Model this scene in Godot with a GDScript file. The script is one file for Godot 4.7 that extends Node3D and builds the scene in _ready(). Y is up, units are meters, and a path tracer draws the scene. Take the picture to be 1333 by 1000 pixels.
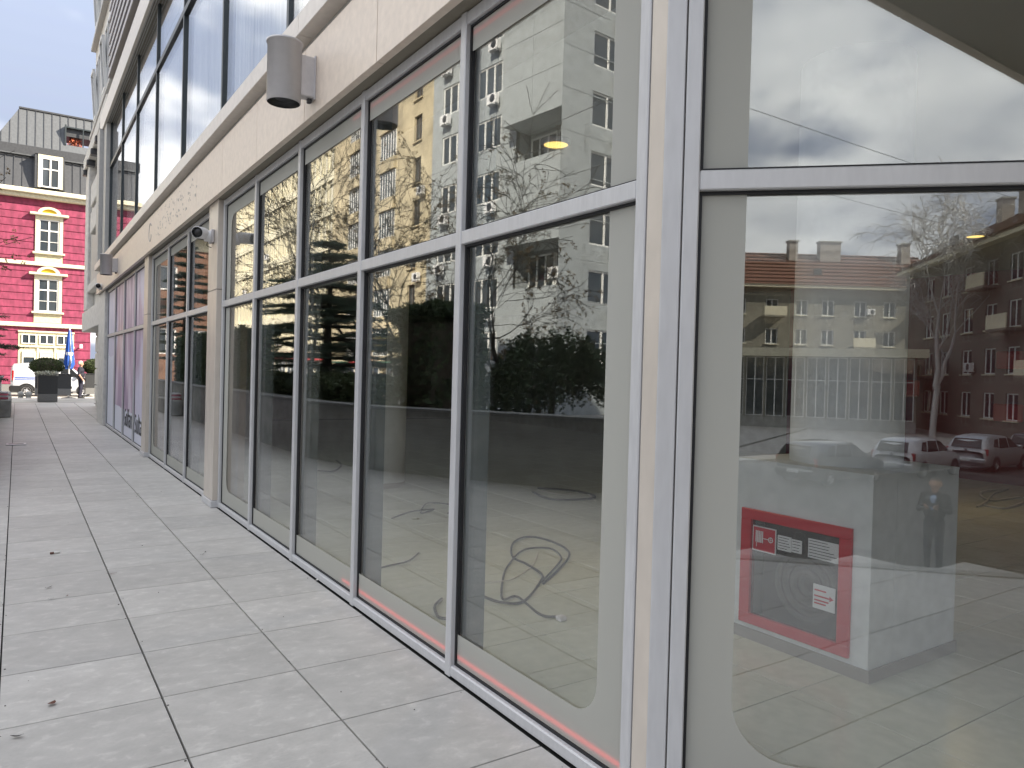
extends Node3D

var M := {}
var boxes := {}
var taken := {}
var rng := RandomNumberGenerator.new()

func lin(r: float, g: float, b: float, a := 1.0) -> Color:
	var c := Color(r, g, b).linear_to_srgb()
	c.a = a
	return c

# ---------------------------------------------------------------- textures
func speckle(sd: int, freq: float, octaves: int, lo: float, hi: float, power := 1.0, size := 512) -> ImageTexture:
	var n := FastNoiseLite.new()
	n.seed = sd
	n.noise_type = FastNoiseLite.TYPE_SIMPLEX_SMOOTH
	n.frequency = freq
	n.fractal_octaves = octaves
	n.fractal_gain = 0.55
	var src := n.get_seamless_image(size, size)
	src.convert(Image.FORMAT_L8)
	var data := src.get_data()
	var table := PackedByteArray()
	table.resize(256)
	for i in 256:
		table[i] = int(clampf(lerpf(lo, hi, pow(i / 255.0, power)), 0.0, 1.0) * 255.0)
	for i in data.size():
		data[i] = table[data[i]]
	var im := Image.create_from_data(size, size, false, Image.FORMAT_L8, data)
	im.convert(Image.FORMAT_RGB8)
	return ImageTexture.create_from_image(im)

func two_tone(sd: int, freq: float, octaves: int, a: Color, b: Color, size := 512) -> ImageTexture:
	var n := FastNoiseLite.new()
	n.seed = sd
	n.noise_type = FastNoiseLite.TYPE_SIMPLEX_SMOOTH
	n.frequency = freq
	n.fractal_octaves = octaves
	var src := n.get_seamless_image(size, size)
	src.convert(Image.FORMAT_L8)
	var data := src.get_data()
	var out := PackedByteArray()
	out.resize(data.size() * 3)
	for i in data.size():
		var t: float = data[i] / 255.0
		out[i * 3] = int(lerpf(a.r, b.r, t) * 255.0)
		out[i * 3 + 1] = int(lerpf(a.g, b.g, t) * 255.0)
		out[i * 3 + 2] = int(lerpf(a.b, b.b, t) * 255.0)
	return ImageTexture.create_from_image(Image.create_from_data(size, size, false, Image.FORMAT_RGB8, out))

func mat(key: String, col: Color, rough := 0.6, metal := 0.0, tex: Texture2D = null, scale := Vector3.ONE, world := true) -> StandardMaterial3D:
	var m := StandardMaterial3D.new()
	m.resource_name = key
	m.albedo_color = col
	m.roughness = rough
	m.metallic = metal
	if tex:
		m.albedo_texture = tex
		m.uv1_triplanar = true
		m.uv1_world_triplanar = world
		m.uv1_scale = scale
	M[key] = m
	return m

func relief(m: StandardMaterial3D, tex: Texture2D, depth_cm: float) -> void:
	m.heightmap_enabled = true
	m.heightmap_texture = tex
	m.heightmap_scale = depth_cm

# ---------------------------------------------------------------- nodes
func numbered(called: String) -> String:
	if not taken.has(called):
		taken[called] = 0
		return called
	taken[called] += 1
	return "%s_%03d" % [called, taken[called]]

func thing(called: String, label: String, category: String, at := Vector3.ZERO, turn := 0.0, group := "") -> Node3D:
	var o := Node3D.new()
	o.name = numbered(called)
	add_child(o)
	o.position = at
	o.rotation.y = turn
	tag(o, label, category, group)
	return o

func tag(o: Node, label: String, category: String, group := "") -> void:
	o.set_meta("label", label)
	o.set_meta("category", category)
	if group:
		o.set_meta("group", group)

func structure(called: String, label := "") -> Node3D:
	var o := Node3D.new()
	o.name = numbered(called)
	add_child(o)
	o.set_meta("kind", "structure")
	if label:
		o.set_meta("label", label)
	return o

func part(called: String, parent: Node) -> Node3D:
	var o := Node3D.new()
	o.name = called
	parent.add_child(o, true)
	return o

func inst(called: String, mesh: Mesh, m, parent: Node, at := Vector3.ZERO, turn := Vector3.ZERO) -> MeshInstance3D:
	var o := MeshInstance3D.new()
	o.name = called
	o.mesh = mesh
	if m != null:
		o.material_override = m
	parent.add_child(o, true)
	o.position = at
	o.rotation = turn
	return o

func copy(o: Node3D, label: String, at: Vector3, turn := 0.0) -> Node3D:
	var c: Node3D = o.duplicate()
	c.name = numbered(str(o.name))
	add_child(c)
	c.position = at
	c.rotation.y = turn
	c.set_meta("label", label)
	return c

# ---------------------------------------------------------------- meshes
func block(s: Vector3, bevel := 0.0) -> Mesh:
	var key := "%.4f %.4f %.4f %.4f" % [s.x, s.y, s.z, bevel]
	if boxes.has(key):
		return boxes[key]
	var out: Mesh
	if bevel <= 0.0:
		var b := BoxMesh.new()
		b.size = s
		out = b
	else:
		var st := SurfaceTool.new()
		st.begin(Mesh.PRIMITIVE_TRIANGLES)
		st.set_smooth_group(-1)
		var h := s / 2.0
		var e := minf(bevel, minf(h.x, minf(h.y, h.z)) * 0.9)
		var g := h - Vector3.ONE * e
		for k in 3:
			var i := (k + 1) % 3
			var j := (k + 2) % 3
			for sg in [-1.0, 1.0]:
				var c := []
				for q in [[-1, -1], [1, -1], [1, 1], [-1, 1]]:
					var v := Vector3.ZERO
					v[k] = h[k] * sg
					v[i] = g[i] * q[0]
					v[j] = g[j] * q[1]
					c.append(v)
				if sg < 0:
					c.reverse()
				quad(st, c[0], c[1], c[2], c[3])
			for a in [-1.0, 1.0]:
				for b2 in [-1.0, 1.0]:
					var p0 := Vector3.ZERO
					var p1 := Vector3.ZERO
					p0[i] = h[i] * a
					p0[j] = g[j] * b2
					p1[i] = g[i] * a
					p1[j] = h[j] * b2
					var q0 := p0
					var q1 := p1
					p0[k] = -g[k]
					p1[k] = -g[k]
					q0[k] = g[k]
					q1[k] = g[k]
					if a * b2 > 0:
						quad(st, p0, p1, q1, q0)
					else:
						quad(st, p1, p0, q0, q1)
		for a in [-1.0, 1.0]:
			for b2 in [-1.0, 1.0]:
				for c2 in [-1.0, 1.0]:
					var x := Vector3(h.x * a, g.y * b2, g.z * c2)
					var y := Vector3(g.x * a, h.y * b2, g.z * c2)
					var z := Vector3(g.x * a, g.y * b2, h.z * c2)
					if a * b2 * c2 > 0:
						tri(st, x, y, z)
					else:
						tri(st, x, z, y)
		st.generate_normals()
		out = st.commit()
	boxes[key] = out
	return out

func tri(st: SurfaceTool, a: Vector3, b: Vector3, c: Vector3) -> void:   # counter-clockwise seen from outside
	st.add_vertex(a)
	st.add_vertex(c)
	st.add_vertex(b)

func quad(st: SurfaceTool, a: Vector3, b: Vector3, c: Vector3, d: Vector3) -> void:
	tri(st, a, b, c)
	tri(st, a, c, d)

func bx(called: String, m, parent: Node, x0: float, x1: float, y0: float, y1: float, z0: float, z1: float, bevel := 0.0) -> MeshInstance3D:
	var s := Vector3(absf(x1 - x0), absf(y1 - y0), absf(z1 - z0))
	return inst(called, block(s, bevel), m, parent, Vector3(x0 + x1, y0 + y1, z0 + z1) / 2.0)

func start(smooth := false) -> SurfaceTool:
	var st := SurfaceTool.new()
	st.begin(Mesh.PRIMITIVE_TRIANGLES)
	st.set_smooth_group(0 if smooth else -1)
	return st

func done(st: SurfaceTool) -> ArrayMesh:
	st.generate_normals()
	return st.commit()

func sbox(st: SurfaceTool, x0: float, x1: float, y0: float, y1: float, z0: float, z1: float) -> void:
	var p := func(a, b, c): return Vector3(x1 if a else x0, y1 if b else y0, z1 if c else z0)
	quad(st, p.call(0, 0, 1), p.call(1, 0, 1), p.call(1, 1, 1), p.call(0, 1, 1))
	quad(st, p.call(1, 0, 0), p.call(0, 0, 0), p.call(0, 1, 0), p.call(1, 1, 0))
	quad(st, p.call(0, 0, 0), p.call(0, 0, 1), p.call(0, 1, 1), p.call(0, 1, 0))
	quad(st, p.call(1, 0, 1), p.call(1, 0, 0), p.call(1, 1, 0), p.call(1, 1, 1))
	quad(st, p.call(0, 1, 1), p.call(1, 1, 1), p.call(1, 1, 0), p.call(0, 1, 0))
	quad(st, p.call(0, 0, 0), p.call(1, 0, 0), p.call(1, 0, 1), p.call(0, 0, 1))

func prism(plan: Array, y0: float, y1: float) -> ArrayMesh:   # plan: Vector2(x, z), any order round
	var st := start()
	var n := plan.size()
	for k in n:
		var a: Vector2 = plan[k]
		var b: Vector2 = plan[(k + 1) % n]
		quad(st, Vector3(a.x, y0, a.y), Vector3(b.x, y0, b.y), Vector3(b.x, y1, b.y), Vector3(a.x, y1, a.y))
	var flat := PackedVector2Array(plan)
	var ix := Geometry2D.triangulate_polygon(flat)
	for t in range(0, ix.size(), 3):
		for y in [y0, y1]:
			tri(st, Vector3(flat[ix[t]].x, y, flat[ix[t]].y), Vector3(flat[ix[t + 1]].x, y, flat[ix[t + 1]].y), Vector3(flat[ix[t + 2]].x, y, flat[ix[t + 2]].y))
	return done(st)

func tube(st: SurfaceTool, pts: Array, radii: Array, sides := 6, caps := true) -> void:
	var rings := []
	var side := Vector3.ZERO
	for k in pts.size():
		var d: Vector3 = (pts[mini(k + 1, pts.size() - 1)] - pts[maxi(k - 1, 0)]).normalized()
		if side == Vector3.ZERO:
			side = d.cross(Vector3.UP if absf(d.y) < 0.9 else Vector3.RIGHT).normalized()
		else:
			side = (side - d * side.dot(d)).normalized()
		var up := d.cross(side)
		var ring := []
		for s in sides:
			var a := TAU * s / sides
			ring.append(pts[k] + (side * cos(a) + up * sin(a)) * radii[k])
		rings.append(ring)
	for k in pts.size() - 1:
		for s in sides:
			var t := (s + 1) % sides
			quad(st, rings[k][s], rings[k][t], rings[k + 1][t], rings[k + 1][s])
	if caps:
		for s in range(1, sides - 1):
			tri(st, rings[0][0], rings[0][s + 1], rings[0][s])
			tri(st, rings[-1][0], rings[-1][s], rings[-1][s + 1])

func lathe(profile: Array, sides := 24) -> ArrayMesh:   # profile: Vector2(radius, y) from the bottom up
	var st := start(true)
	for k in profile.size() - 1:
		var a: Vector2 = profile[k]
		var b: Vector2 = profile[k + 1]
		for s in sides:
			var u := TAU * s / sides
			var v := TAU * (s + 1) / sides
			var p0 := Vector3(a.x * cos(u), a.y, a.x * sin(u))
			var p1 := Vector3(a.x * cos(v), a.y, a.x * sin(v))
			var p2 := Vector3(b.x * cos(v), b.y, b.x * sin(v))
			var p3 := Vector3(b.x * cos(u), b.y, b.x * sin(u))
			if a.x > 1e-5:
				tri(st, p1, p0, p2)
			if b.x > 1e-5:
				tri(st, p2, p0, p3)
	return done(st)

func smooth_path(pts: Array, steps := 6) -> Array:
	var c := Curve3D.new()
	for k in pts.size():
		var t: Vector3 = (pts[mini(k + 1, pts.size() - 1)] - pts[maxi(k - 1, 0)]) / 6.0
		c.add_point(pts[k], -t, t)
	var out := []
	for k in pts.size() - 1:
		for s in steps:
			out.append(c.sample(k, float(s) / steps))
	out.append(pts[-1])
	return out

func wire(called: String, m, parent: Node, pts: Array, r: float, sides := 6, steps := 6) -> MeshInstance3D:
	var path := smooth_path(pts, steps)
	var rad := []
	for p in path:
		rad.append(r)
	var st := start(true)
	tube(st, path, rad, sides)
	return inst(called, done(st), m, parent)

# glass sheets: outer surface, reflective coating just inside it, inner pane behind (optionally a little out of true)
func glass_sheet(w: float, h: float, lean := 0.0) -> ArrayMesh:   # faces -z, origin at its lower middle
	var st := start()
	for z in [0.0, 0.020]:
		var lift: float = 0.0 if z == 0.0 else lean
		quad(st, Vector3(w / 2, 0, z), Vector3(-w / 2, 0, z), Vector3(-w / 2, h, z + lift * h), Vector3(w / 2, h, z + lift * h))
	var mesh := done(st)
	var s2 := start()
	quad(s2, Vector3(w / 2, 0, 0.004), Vector3(-w / 2, 0, 0.004), Vector3(-w / 2, h, 0.004), Vector3(w / 2, h, 0.004))
	s2.generate_normals()
	mesh = s2.commit(mesh)
	mesh.surface_set_material(0, M.glass)
	mesh.surface_set_material(1, M.coating)
	return mesh

# cement look: broad clouds, finer mottling, pale wisps and dark pin holes
func mottled(sd: int) -> ImageTexture:
	var size := 1024
	var layers := []
	for row in [[0.006, 4], [0.022, 6], [0.12, 3]]:
		var n := FastNoiseLite.new()
		n.seed = sd * 3 + layers.size()
		n.noise_type = FastNoiseLite.TYPE_SIMPLEX_SMOOTH
		n.frequency = row[0]
		n.fractal_octaves = row[1]
		n.fractal_gain = 0.6
		n.domain_warp_enabled = layers.size() == 1
		n.domain_warp_amplitude = 40.0
		n.domain_warp_frequency = 0.01
		var im := n.get_seamless_image(size, size)
		im.convert(Image.FORMAT_L8)
		layers.append(im.get_data())
	var a: PackedByteArray = layers[0]
	var b: PackedByteArray = layers[1]
	var c: PackedByteArray = layers[2]
	var out := PackedByteArray()
	out.resize(size * size)
	for i in size * size:
		var f := b[i] / 255.0
		var v := 0.84 + 0.09 * a[i] / 255.0 + 0.06 * (f - 0.5) + 0.035 * (c[i] / 255.0 - 0.5)
		v += 0.05 * smoothstep(0.58, 0.9, f)
		if c[i] < 26:
			v -= 0.07
		out[i] = int(clampf(v, 0.0, 1.0) * 255.0)
	var img := Image.create_from_data(size, size, false, Image.FORMAT_L8, out)
	img.convert(Image.FORMAT_RGB8)
	return ImageTexture.create_from_image(img)

# ---------------------------------------------------------------- materials
func make_materials() -> void:
	var fine := speckle(3, 0.09, 4, 0.80, 1.0)
	var cloudy := speckle(7, 0.012, 5, 0.55, 1.0)
	var soft := speckle(11, 0.02, 4, 0.86, 1.0)
	var faint := speckle(17, 0.03, 4, 0.93, 1.0)
	var grain := speckle(15, 0.3, 2, 0.6, 1.0)
	var stain := speckle(21, 0.006, 5, 0.74, 1.0, 0.8)
	var relief_fine := speckle(31, 0.15, 3, 0.0, 1.0)
	M["tex_fine"] = fine
	M["tex_soft"] = soft
	M["tex_cloudy"] = cloudy
	M["tex_grain"] = grain
	M["tex_stain"] = stain
	M["tex_relief"] = relief_fine
	# cement-look porcelain paving, four batches of tone
	for k in 4:
		var tone: float = [0.56, 0.52, 0.595, 0.54][k]
		var p := mat("paving_%d" % k, lin(tone * 1.0, tone * 0.962, tone * 0.90), 0.5, 0.0, mottled(40 + k), Vector3(0.36, 1, 0.5))
		p.uv1_offset = Vector3(k * 0.37, 0, k * 0.61)
		relief(p, relief_fine, 0.02)
	mat("paving_bed", lin(0.025, 0.025, 0.025), 0.95)
	# the office building
	mat("cladding", lin(0.80, 0.69, 0.58), 0.42, 0.0, faint, Vector3(0.7, 0.7, 0.7))
	mat("cladding_bright", lin(0.80, 0.74, 0.67), 0.4, 0.0, faint, Vector3(0.5, 0.5, 0.5))
	mat("pillar_skin", lin(0.62, 0.56, 0.49), 0.34, 0.12, faint, Vector3(0.4, 0.2, 0.4))
	mat("aluminium", lin(0.56, 0.56, 0.565), 0.36, 0.12, faint, Vector3(2.0, 0.3, 2.0))
	mat("aluminium_bright", lin(0.56, 0.56, 0.565), 0.36, 0.12, faint, Vector3(2.0, 0.3, 2.0))
	mat("gasket", lin(0.012, 0.012, 0.014), 0.6)
	mat("shaded_soffit", lin(0.24, 0.215, 0.165), 0.6, 0.0, faint, Vector3(0.4, 0.4, 0.4))  # underside of the cladding, its shade put into this darker brown grey
	mat("inner_frame", lin(0.15, 0.185, 0.19), 0.4, 0.1)
	mat("dark_frame", lin(0.045, 0.055, 0.06), 0.4, 0.3)
	mat("grey_panel", lin(0.46, 0.455, 0.44), 0.5, 0.0, faint, Vector3(0.4, 0.4, 0.4))
	mat("louvre", lin(0.42, 0.40, 0.41), 0.45, 0.2)
	mat("blind", lin(0.70, 0.73, 0.75), 0.9, 0.0, speckle(52, 0.02, 3, 0.7, 1.0), Vector3(2.5, 0.05, 2.5))
	var g := mat("glass", Color(0.05, 0.06, 0.055, 0.02), 0.0)
	g.transparency = BaseMaterial3D.TRANSPARENCY_ALPHA
	var white := Image.create(4, 4, false, Image.FORMAT_RGB8)
	white.fill(Color(0.95, 0.975, 0.98))
	var c := mat("coating", Color(1, 1, 1, 0.22), 0.0, 1.0)
	c.albedo_texture = ImageTexture.create_from_image(white)
	c.transparency = BaseMaterial3D.TRANSPARENCY_ALPHA
	var f := mat("vinyl_film", lin(0.41, 0.412, 0.375), 0.75)
	f.backlight_enabled = true
	f.backlight = Color(0.62, 0.60, 0.57)
	var led := mat("led_red", lin(0.9, 0.05, 0.05), 0.5)
	led.emission_enabled = true
	led.emission = Color(1.0, 0.10, 0.10)
	led.emission_energy_multiplier = 0.5
	var led2 := led.duplicate()
	led2.resource_name = "led_red_dim"
	led2.emission_energy_multiplier = 0.16
	M["led_red_dim"] = led2
	mat("white_plastic", lin(0.72, 0.72, 0.73), 0.35)
	mat("black_plastic", lin(0.015, 0.015, 0.016), 0.35)
	mat("lamp_metal", lin(0.60, 0.585, 0.59), 0.34, 0.2, faint, Vector3(0.8, 0.8, 0.8))
	mat("dark_metal", lin(0.07, 0.07, 0.075), 0.4, 0.5)
	# inside
	for k in 2:
		mat("floor_tile_%d" % k, lin([0.68, 0.65][k], [0.715, 0.685][k], [0.59, 0.56][k]), 0.22, 0.0, faint, Vector3(0.6, 0.6, 0.6))
	mat("grout", lin(0.10, 0.098, 0.085), 0.9)
	mat("inner_wall", lin(0.36, 0.355, 0.29), 0.85, 0.0, soft, Vector3(0.3, 0.3, 0.3))
	mat("maroon_wall", lin(0.26, 0.075, 0.09), 0.8)
	mat("ceiling_paint", lin(0.42, 0.42, 0.40), 0.9)
	mat("white_plaster", lin(0.72, 0.76, 0.75), 0.8, 0.0, faint, Vector3(0.5, 0.5, 0.5))
	mat("skirting", lin(0.30, 0.285, 0.26), 0.5)
	mat("cabinet_red", lin(0.50, 0.018, 0.03), 0.38)
	mat("sign_red", lin(0.48, 0.02, 0.04), 0.5)
	mat("plaque_red", lin(0.50, 0.03, 0.03), 0.5)
	mat("paper", lin(0.68, 0.70, 0.70), 0.7)
	mat("ink", lin(0.06, 0.06, 0.06), 0.8)
	mat("hose", lin(0.30, 0.31, 0.29), 0.8)
	var cg := mat("cabinet_glass", lin(0.085, 0.08, 0.072, 0.66), 0.06)
	cg.transparency = BaseMaterial3D.TRANSPARENCY_ALPHA
	mat("cable_black", lin(0.012, 0.012, 0.013), 0.5)
	mat("cable_white", lin(0.5, 0.48, 0.43), 0.5)
	var lampm := mat("lamp_glow", lin(0.9, 0.8, 0.5), 0.5)
	lampm.emission_enabled = true
	lampm.emission = Color(1.0, 0.85, 0.45)
	lampm.emission_energy_multiplier = 0.55
	# street and stone
	mat("asphalt", lin(0.085, 0.08, 0.075), 0.9, 0.0, cloudy, Vector3(0.15, 0.15, 0.15))
	mat("pavement", lin(0.46, 0.435, 0.40), 0.9, 0.0, stain, Vector3(0.3, 0.3, 0.3))
	mat("kerb_stone", lin(0.42, 0.41, 0.38), 0.85, 0.0, fine, Vector3(1, 1, 1))
	mat("granite_dark", lin(0.065, 0.068, 0.072), 0.5, 0.0, grain, Vector3(1.5, 1.5, 1.5))
	mat("granite_light", lin(0.28, 0.28, 0.275), 0.6, 0.0, grain, Vector3(1.5, 1.5, 1.5))
	mat("concrete", lin(0.40, 0.395, 0.375), 0.85, 0.0, stain, Vector3(0.8, 0.8, 0.8))
	mat("soil", lin(0.05, 0.038, 0.028), 1.0, 0.0, fine, Vector3(2, 2, 2))
	mat("grass", lin(0.06, 0.085, 0.03), 1.0, 0.0, cloudy, Vector3(0.4, 0.4, 0.4))
	# far buildings
	mat("pink_paint", lin(0.34, 0.052, 0.115), 0.8, 0.0, speckle(61, 0.02, 6, 0.72, 1.0), Vector3(0.3, 0.12, 0.3))
	mat("cream_trim", lin(0.72, 0.67, 0.50), 0.75, 0.0, soft, Vector3(0.6, 0.6, 0.6))
	mat("cream_pale", lin(0.70, 0.64, 0.42), 0.8, 0.0, soft, Vector3(0.6, 0.6, 0.6))
	mat("yellow_paint", lin(0.72, 0.50, 0.03), 0.7)
	mat("white_frame", lin(0.74, 0.74, 0.72), 0.4)
	mat("roof_dark", lin(0.075, 0.078, 0.085), 0.5, 0.3, soft, Vector3(0.5, 0.5, 0.5))
	mat("roof_light", lin(0.13, 0.137, 0.145), 0.5, 0.3, soft, Vector3(0.5, 0.5, 0.5))
	var wg := mat("window_glass", lin(0.035, 0.045, 0.055), 0.03, 0.0)
	wg.metallic_specular = 0.9
	mat("curtain", lin(0.45, 0.44, 0.40), 0.95)
	mat("white_stone", lin(0.72, 0.70, 0.66), 0.8, 0.0, soft, Vector3(0.4, 0.4, 0.4))
	mat("cream_plaster", lin(0.78, 0.73, 0.56), 0.9, 0.0, stain, Vector3(0.07, 0.07, 0.07))
	mat("tan_plaster", lin(0.62, 0.53, 0.36), 0.9, 0.0, stain, Vector3(0.12, 0.12, 0.12))
	mat("grey_panel_wall", lin(0.38, 0.41, 0.425), 0.6, 0.0, soft, Vector3(0.15, 0.15, 0.15))
	mat("row_plaster", lin(0.24, 0.225, 0.18), 0.9, 0.0, stain, Vector3(0.1, 0.1, 0.1))
	mat("dark_plaster", lin(0.20, 0.185, 0.155), 0.9, 0.0, stain, Vector3(0.1, 0.1, 0.1))
	mat("roof_tiles", lin(0.20, 0.085, 0.055), 0.9, 0.0, cloudy, Vector3(0.5, 0.5, 0.5))
	mat("chimney", lin(0.42, 0.38, 0.34), 0.9, 0.0, stain, Vector3(0.4, 0.4, 0.4))
	mat("brick_core", lin(0.30, 0.25, 0.20), 0.95)
	for k in 3:
		mat("brick_%d" % k, lin([0.19, 0.15, 0.25][k], [0.105, 0.08, 0.13][k], [0.072, 0.06, 0.09][k]), 0.9, 0.0, fine, Vector3(3, 3, 3))
	# plants
	mat("bark", lin(0.06, 0.05, 0.04), 0.95, 0.0, fine, Vector3(3, 0.8, 3))
	mat("bark_birch", lin(0.82, 0.80, 0.77), 0.85, 0.0, speckle(77, 0.05, 3, 0.12, 1.0, 0.45), Vector3(1.2, 2.6, 1.2))
	mat("twig", lin(0.09, 0.07, 0.055), 0.95)
	for row in [["yew", 0.065, 0.10, 0.045], ["cedar_needle", 0.05, 0.085, 0.05], ["bush", 0.045, 0.065, 0.018], ["dry_leaf", 0.26, 0.16, 0.06], ["shrub", 0.06, 0.085, 0.03], ["pale_flower", 0.42, 0.42, 0.36], ["weeping", 0.065, 0.095, 0.05], ["red_leaf", 0.35, 0.09, 0.04]]:
		var l := mat(row[0], lin(row[1], row[2], row[3]), 0.7)
		l.backlight_enabled = true
		l.backlight = Color(0.25, 0.3, 0.15)
		l.vertex_color_use_as_albedo = true
	# vehicles and small things
	var car := mat("car_white", lin(0.50, 0.51, 0.54), 0.3)
	car.clearcoat_enabled = true
	car.clearcoat = 0.8
	car.clearcoat_roughness = 0.05
	var card := mat("car_dark", lin(0.012, 0.014, 0.016), 0.3)
	card.clearcoat_enabled = true
	card.clearcoat = 1.0
	card.clearcoat_roughness = 0.04
	var cars := mat("car_silver", lin(0.36, 0.37, 0.39), 0.32, 0.4)
	cars.clearcoat_enabled = true
	cars.clearcoat = 0.8
	mat("car_glass", lin(0.012, 0.014, 0.016), 0.04)
	mat("tyre", lin(0.018, 0.018, 0.019), 0.85)
	mat("rim", lin(0.5, 0.5, 0.52), 0.3, 0.7)
	mat("tail_light", lin(0.30, 0.01, 0.012), 0.2)
	mat("stripe_blue", lin(0.03, 0.07, 0.26), 0.4)
	mat("parasol_blue", lin(0.02, 0.09, 0.42), 0.8)
	mat("parasol_white", lin(0.68, 0.68, 0.70), 0.8)
	var sk := mat("skin_and_clothes", Color.WHITE, 0.8)
	sk.vertex_color_use_as_albedo = true
	mat("hair_grey", lin(0.35, 0.34, 0.32), 0.8)
	mat("hair_dark", lin(0.03, 0.022, 0.018), 0.8)
	mat("cushion_pink", lin(0.62, 0.16, 0.22), 0.85)
	mat("litter_white", lin(0.7, 0.69, 0.64), 0.8)
	mat("litter_brown", lin(0.11, 0.045, 0.03), 0.9)
	mat("litter_dark", lin(0.035, 0.03, 0.028), 0.9)
	mat("banner_yellow", lin(0.62, 0.50, 0.14), 0.8)
	mat("awning_red", lin(0.42, 0.04, 0.05), 0.8)
	mat("awning_green", lin(0.04, 0.10, 0.07), 0.8)
	mat("shop_white", lin(0.70, 0.69, 0.66), 0.7)
	mat("glue_mark", lin(0.42, 0.40, 0.40), 0.8)

# ---------------------------------------------------------------- scene
const SUN := Vector3(0.60, 0.56, 0.45)

func _ready() -> void:
	rng.seed = 20
	var cam := Camera3D.new()
	cam.name = "camera"
	add_child(cam)
	var yaw := 0.590085
	var pitch := -0.013095
	var roll := 0.0267244
	var fw := Vector3(sin(yaw) * cos(pitch), sin(pitch), -cos(yaw) * cos(pitch))
	var rt := Vector3(cos(yaw), 0, sin(yaw))
	var up := rt.cross(fw)
	cam.transform = Transform3D(Basis(rt * cos(roll) + up * sin(roll), up * cos(roll) - rt * sin(roll), -fw), Vector3(0, 1.465, 0))
	cam.fov = 54.853
	cam.near = 0.05
	cam.far = 2000.0
	cam.current = true
	var env := Environment.new()
	env.background_mode = Environment.BG_SKY
	env.sky = Sky.new()
	env.sky.sky_material = make_sky()
	env.background_energy_multiplier = 1.0
	env.tonemap_mode = Environment.TONE_MAPPER_LINEAR
	env.tonemap_exposure = 3.3
	env.sdfgi_enabled = true
	env.ssao_enabled = true
	env.ssil_enabled = true
	var we := WorldEnvironment.new()
	we.name = "environment"
	we.environment = env
	add_child(we)
	var sun := DirectionalLight3D.new()
	sun.name = "sun"
	sun.light_energy = 1.35
	sun.light_color = Color(1.0, 0.955, 0.88)
	sun.light_angular_distance = 0.6
	sun.shadow_enabled = true
	add_child(sun)
	sun.basis = Basis.looking_at(-SUN.normalized())
	make_materials()
	build_ground()
	build_terrace()
	build_office()
	build_interior()
	build_far_street()
	build_across()
	build_behind()
	build_planting()
	build_small_things()

func make_sky() -> PanoramaSkyMaterial:
	var w := 1536
	var h := 768
	var n := FastNoiseLite.new()
	n.seed = 3
	n.noise_type = FastNoiseLite.TYPE_SIMPLEX_SMOOTH
	n.frequency = 0.75
	n.fractal_octaves = 6
	n.fractal_gain = 0.56
	var n2 := FastNoiseLite.new()
	n2.seed = 12
	n2.frequency = 0.35
	n2.fractal_octaves = 3
	var data := PackedByteArray()
	data.resize(w * h * 3)
	for y in h:
		var el := PI / 2 - PI * (y + 0.5) / h
		for x in w:
			var az := TAU * (x + 0.5) / w
			var c := Color(0.22, 0.22, 0.22)
			if el > 0.0:
				var d := Vector3(sin(az) * cos(el), sin(el), -cos(az) * cos(el))
				var q := Vector2(d.x, d.z) / (d.y + 0.22) * 1.7
				var v := n.get_noise_3d(q.x, 3.0, q.y) + 0.55 * n2.get_noise_3d(q.x, 9.0, q.y)
				var cover := smoothstep(-0.20, 0.28, v)
				var shade := clampf(0.5 + 1.1 * n.get_noise_3d(q.x * 1.6 + 7.0, 1.0, q.y * 1.6), 0.0, 1.0)
				var blue := Color(0.155, 0.175, 0.228).lerp(Color(0.22, 0.26, 0.345), d.y)
				var cloud := Color(0.43, 0.44, 0.465).lerp(Color(0.66, 0.655, 0.645), shade)
				c = blue.lerp(cloud, cover) * (0.85 + 0.55 * d.y)
			c = c.linear_to_srgb()
			var at := (y * w + x) * 3
			data[at] = int(clampf(c.r, 0, 1) * 255.0)
			data[at + 1] = int(clampf(c.g, 0, 1) * 255.0)
			data[at + 2] = int(clampf(c.b, 0, 1) * 255.0)
	var p := PanoramaSkyMaterial.new()
	p.panorama = ImageTexture.create_from_image(Image.create_from_data(w, h, false, Image.FORMAT_RGB8, data))
	return p

# ---------------------------------------------------------------- ground and terrace
func street_level(z: float) -> float:   # the street climbs past the terrace
	return lerpf(-0.45, -2.0, smoothstep(-38.0, 10.0, z))

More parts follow.
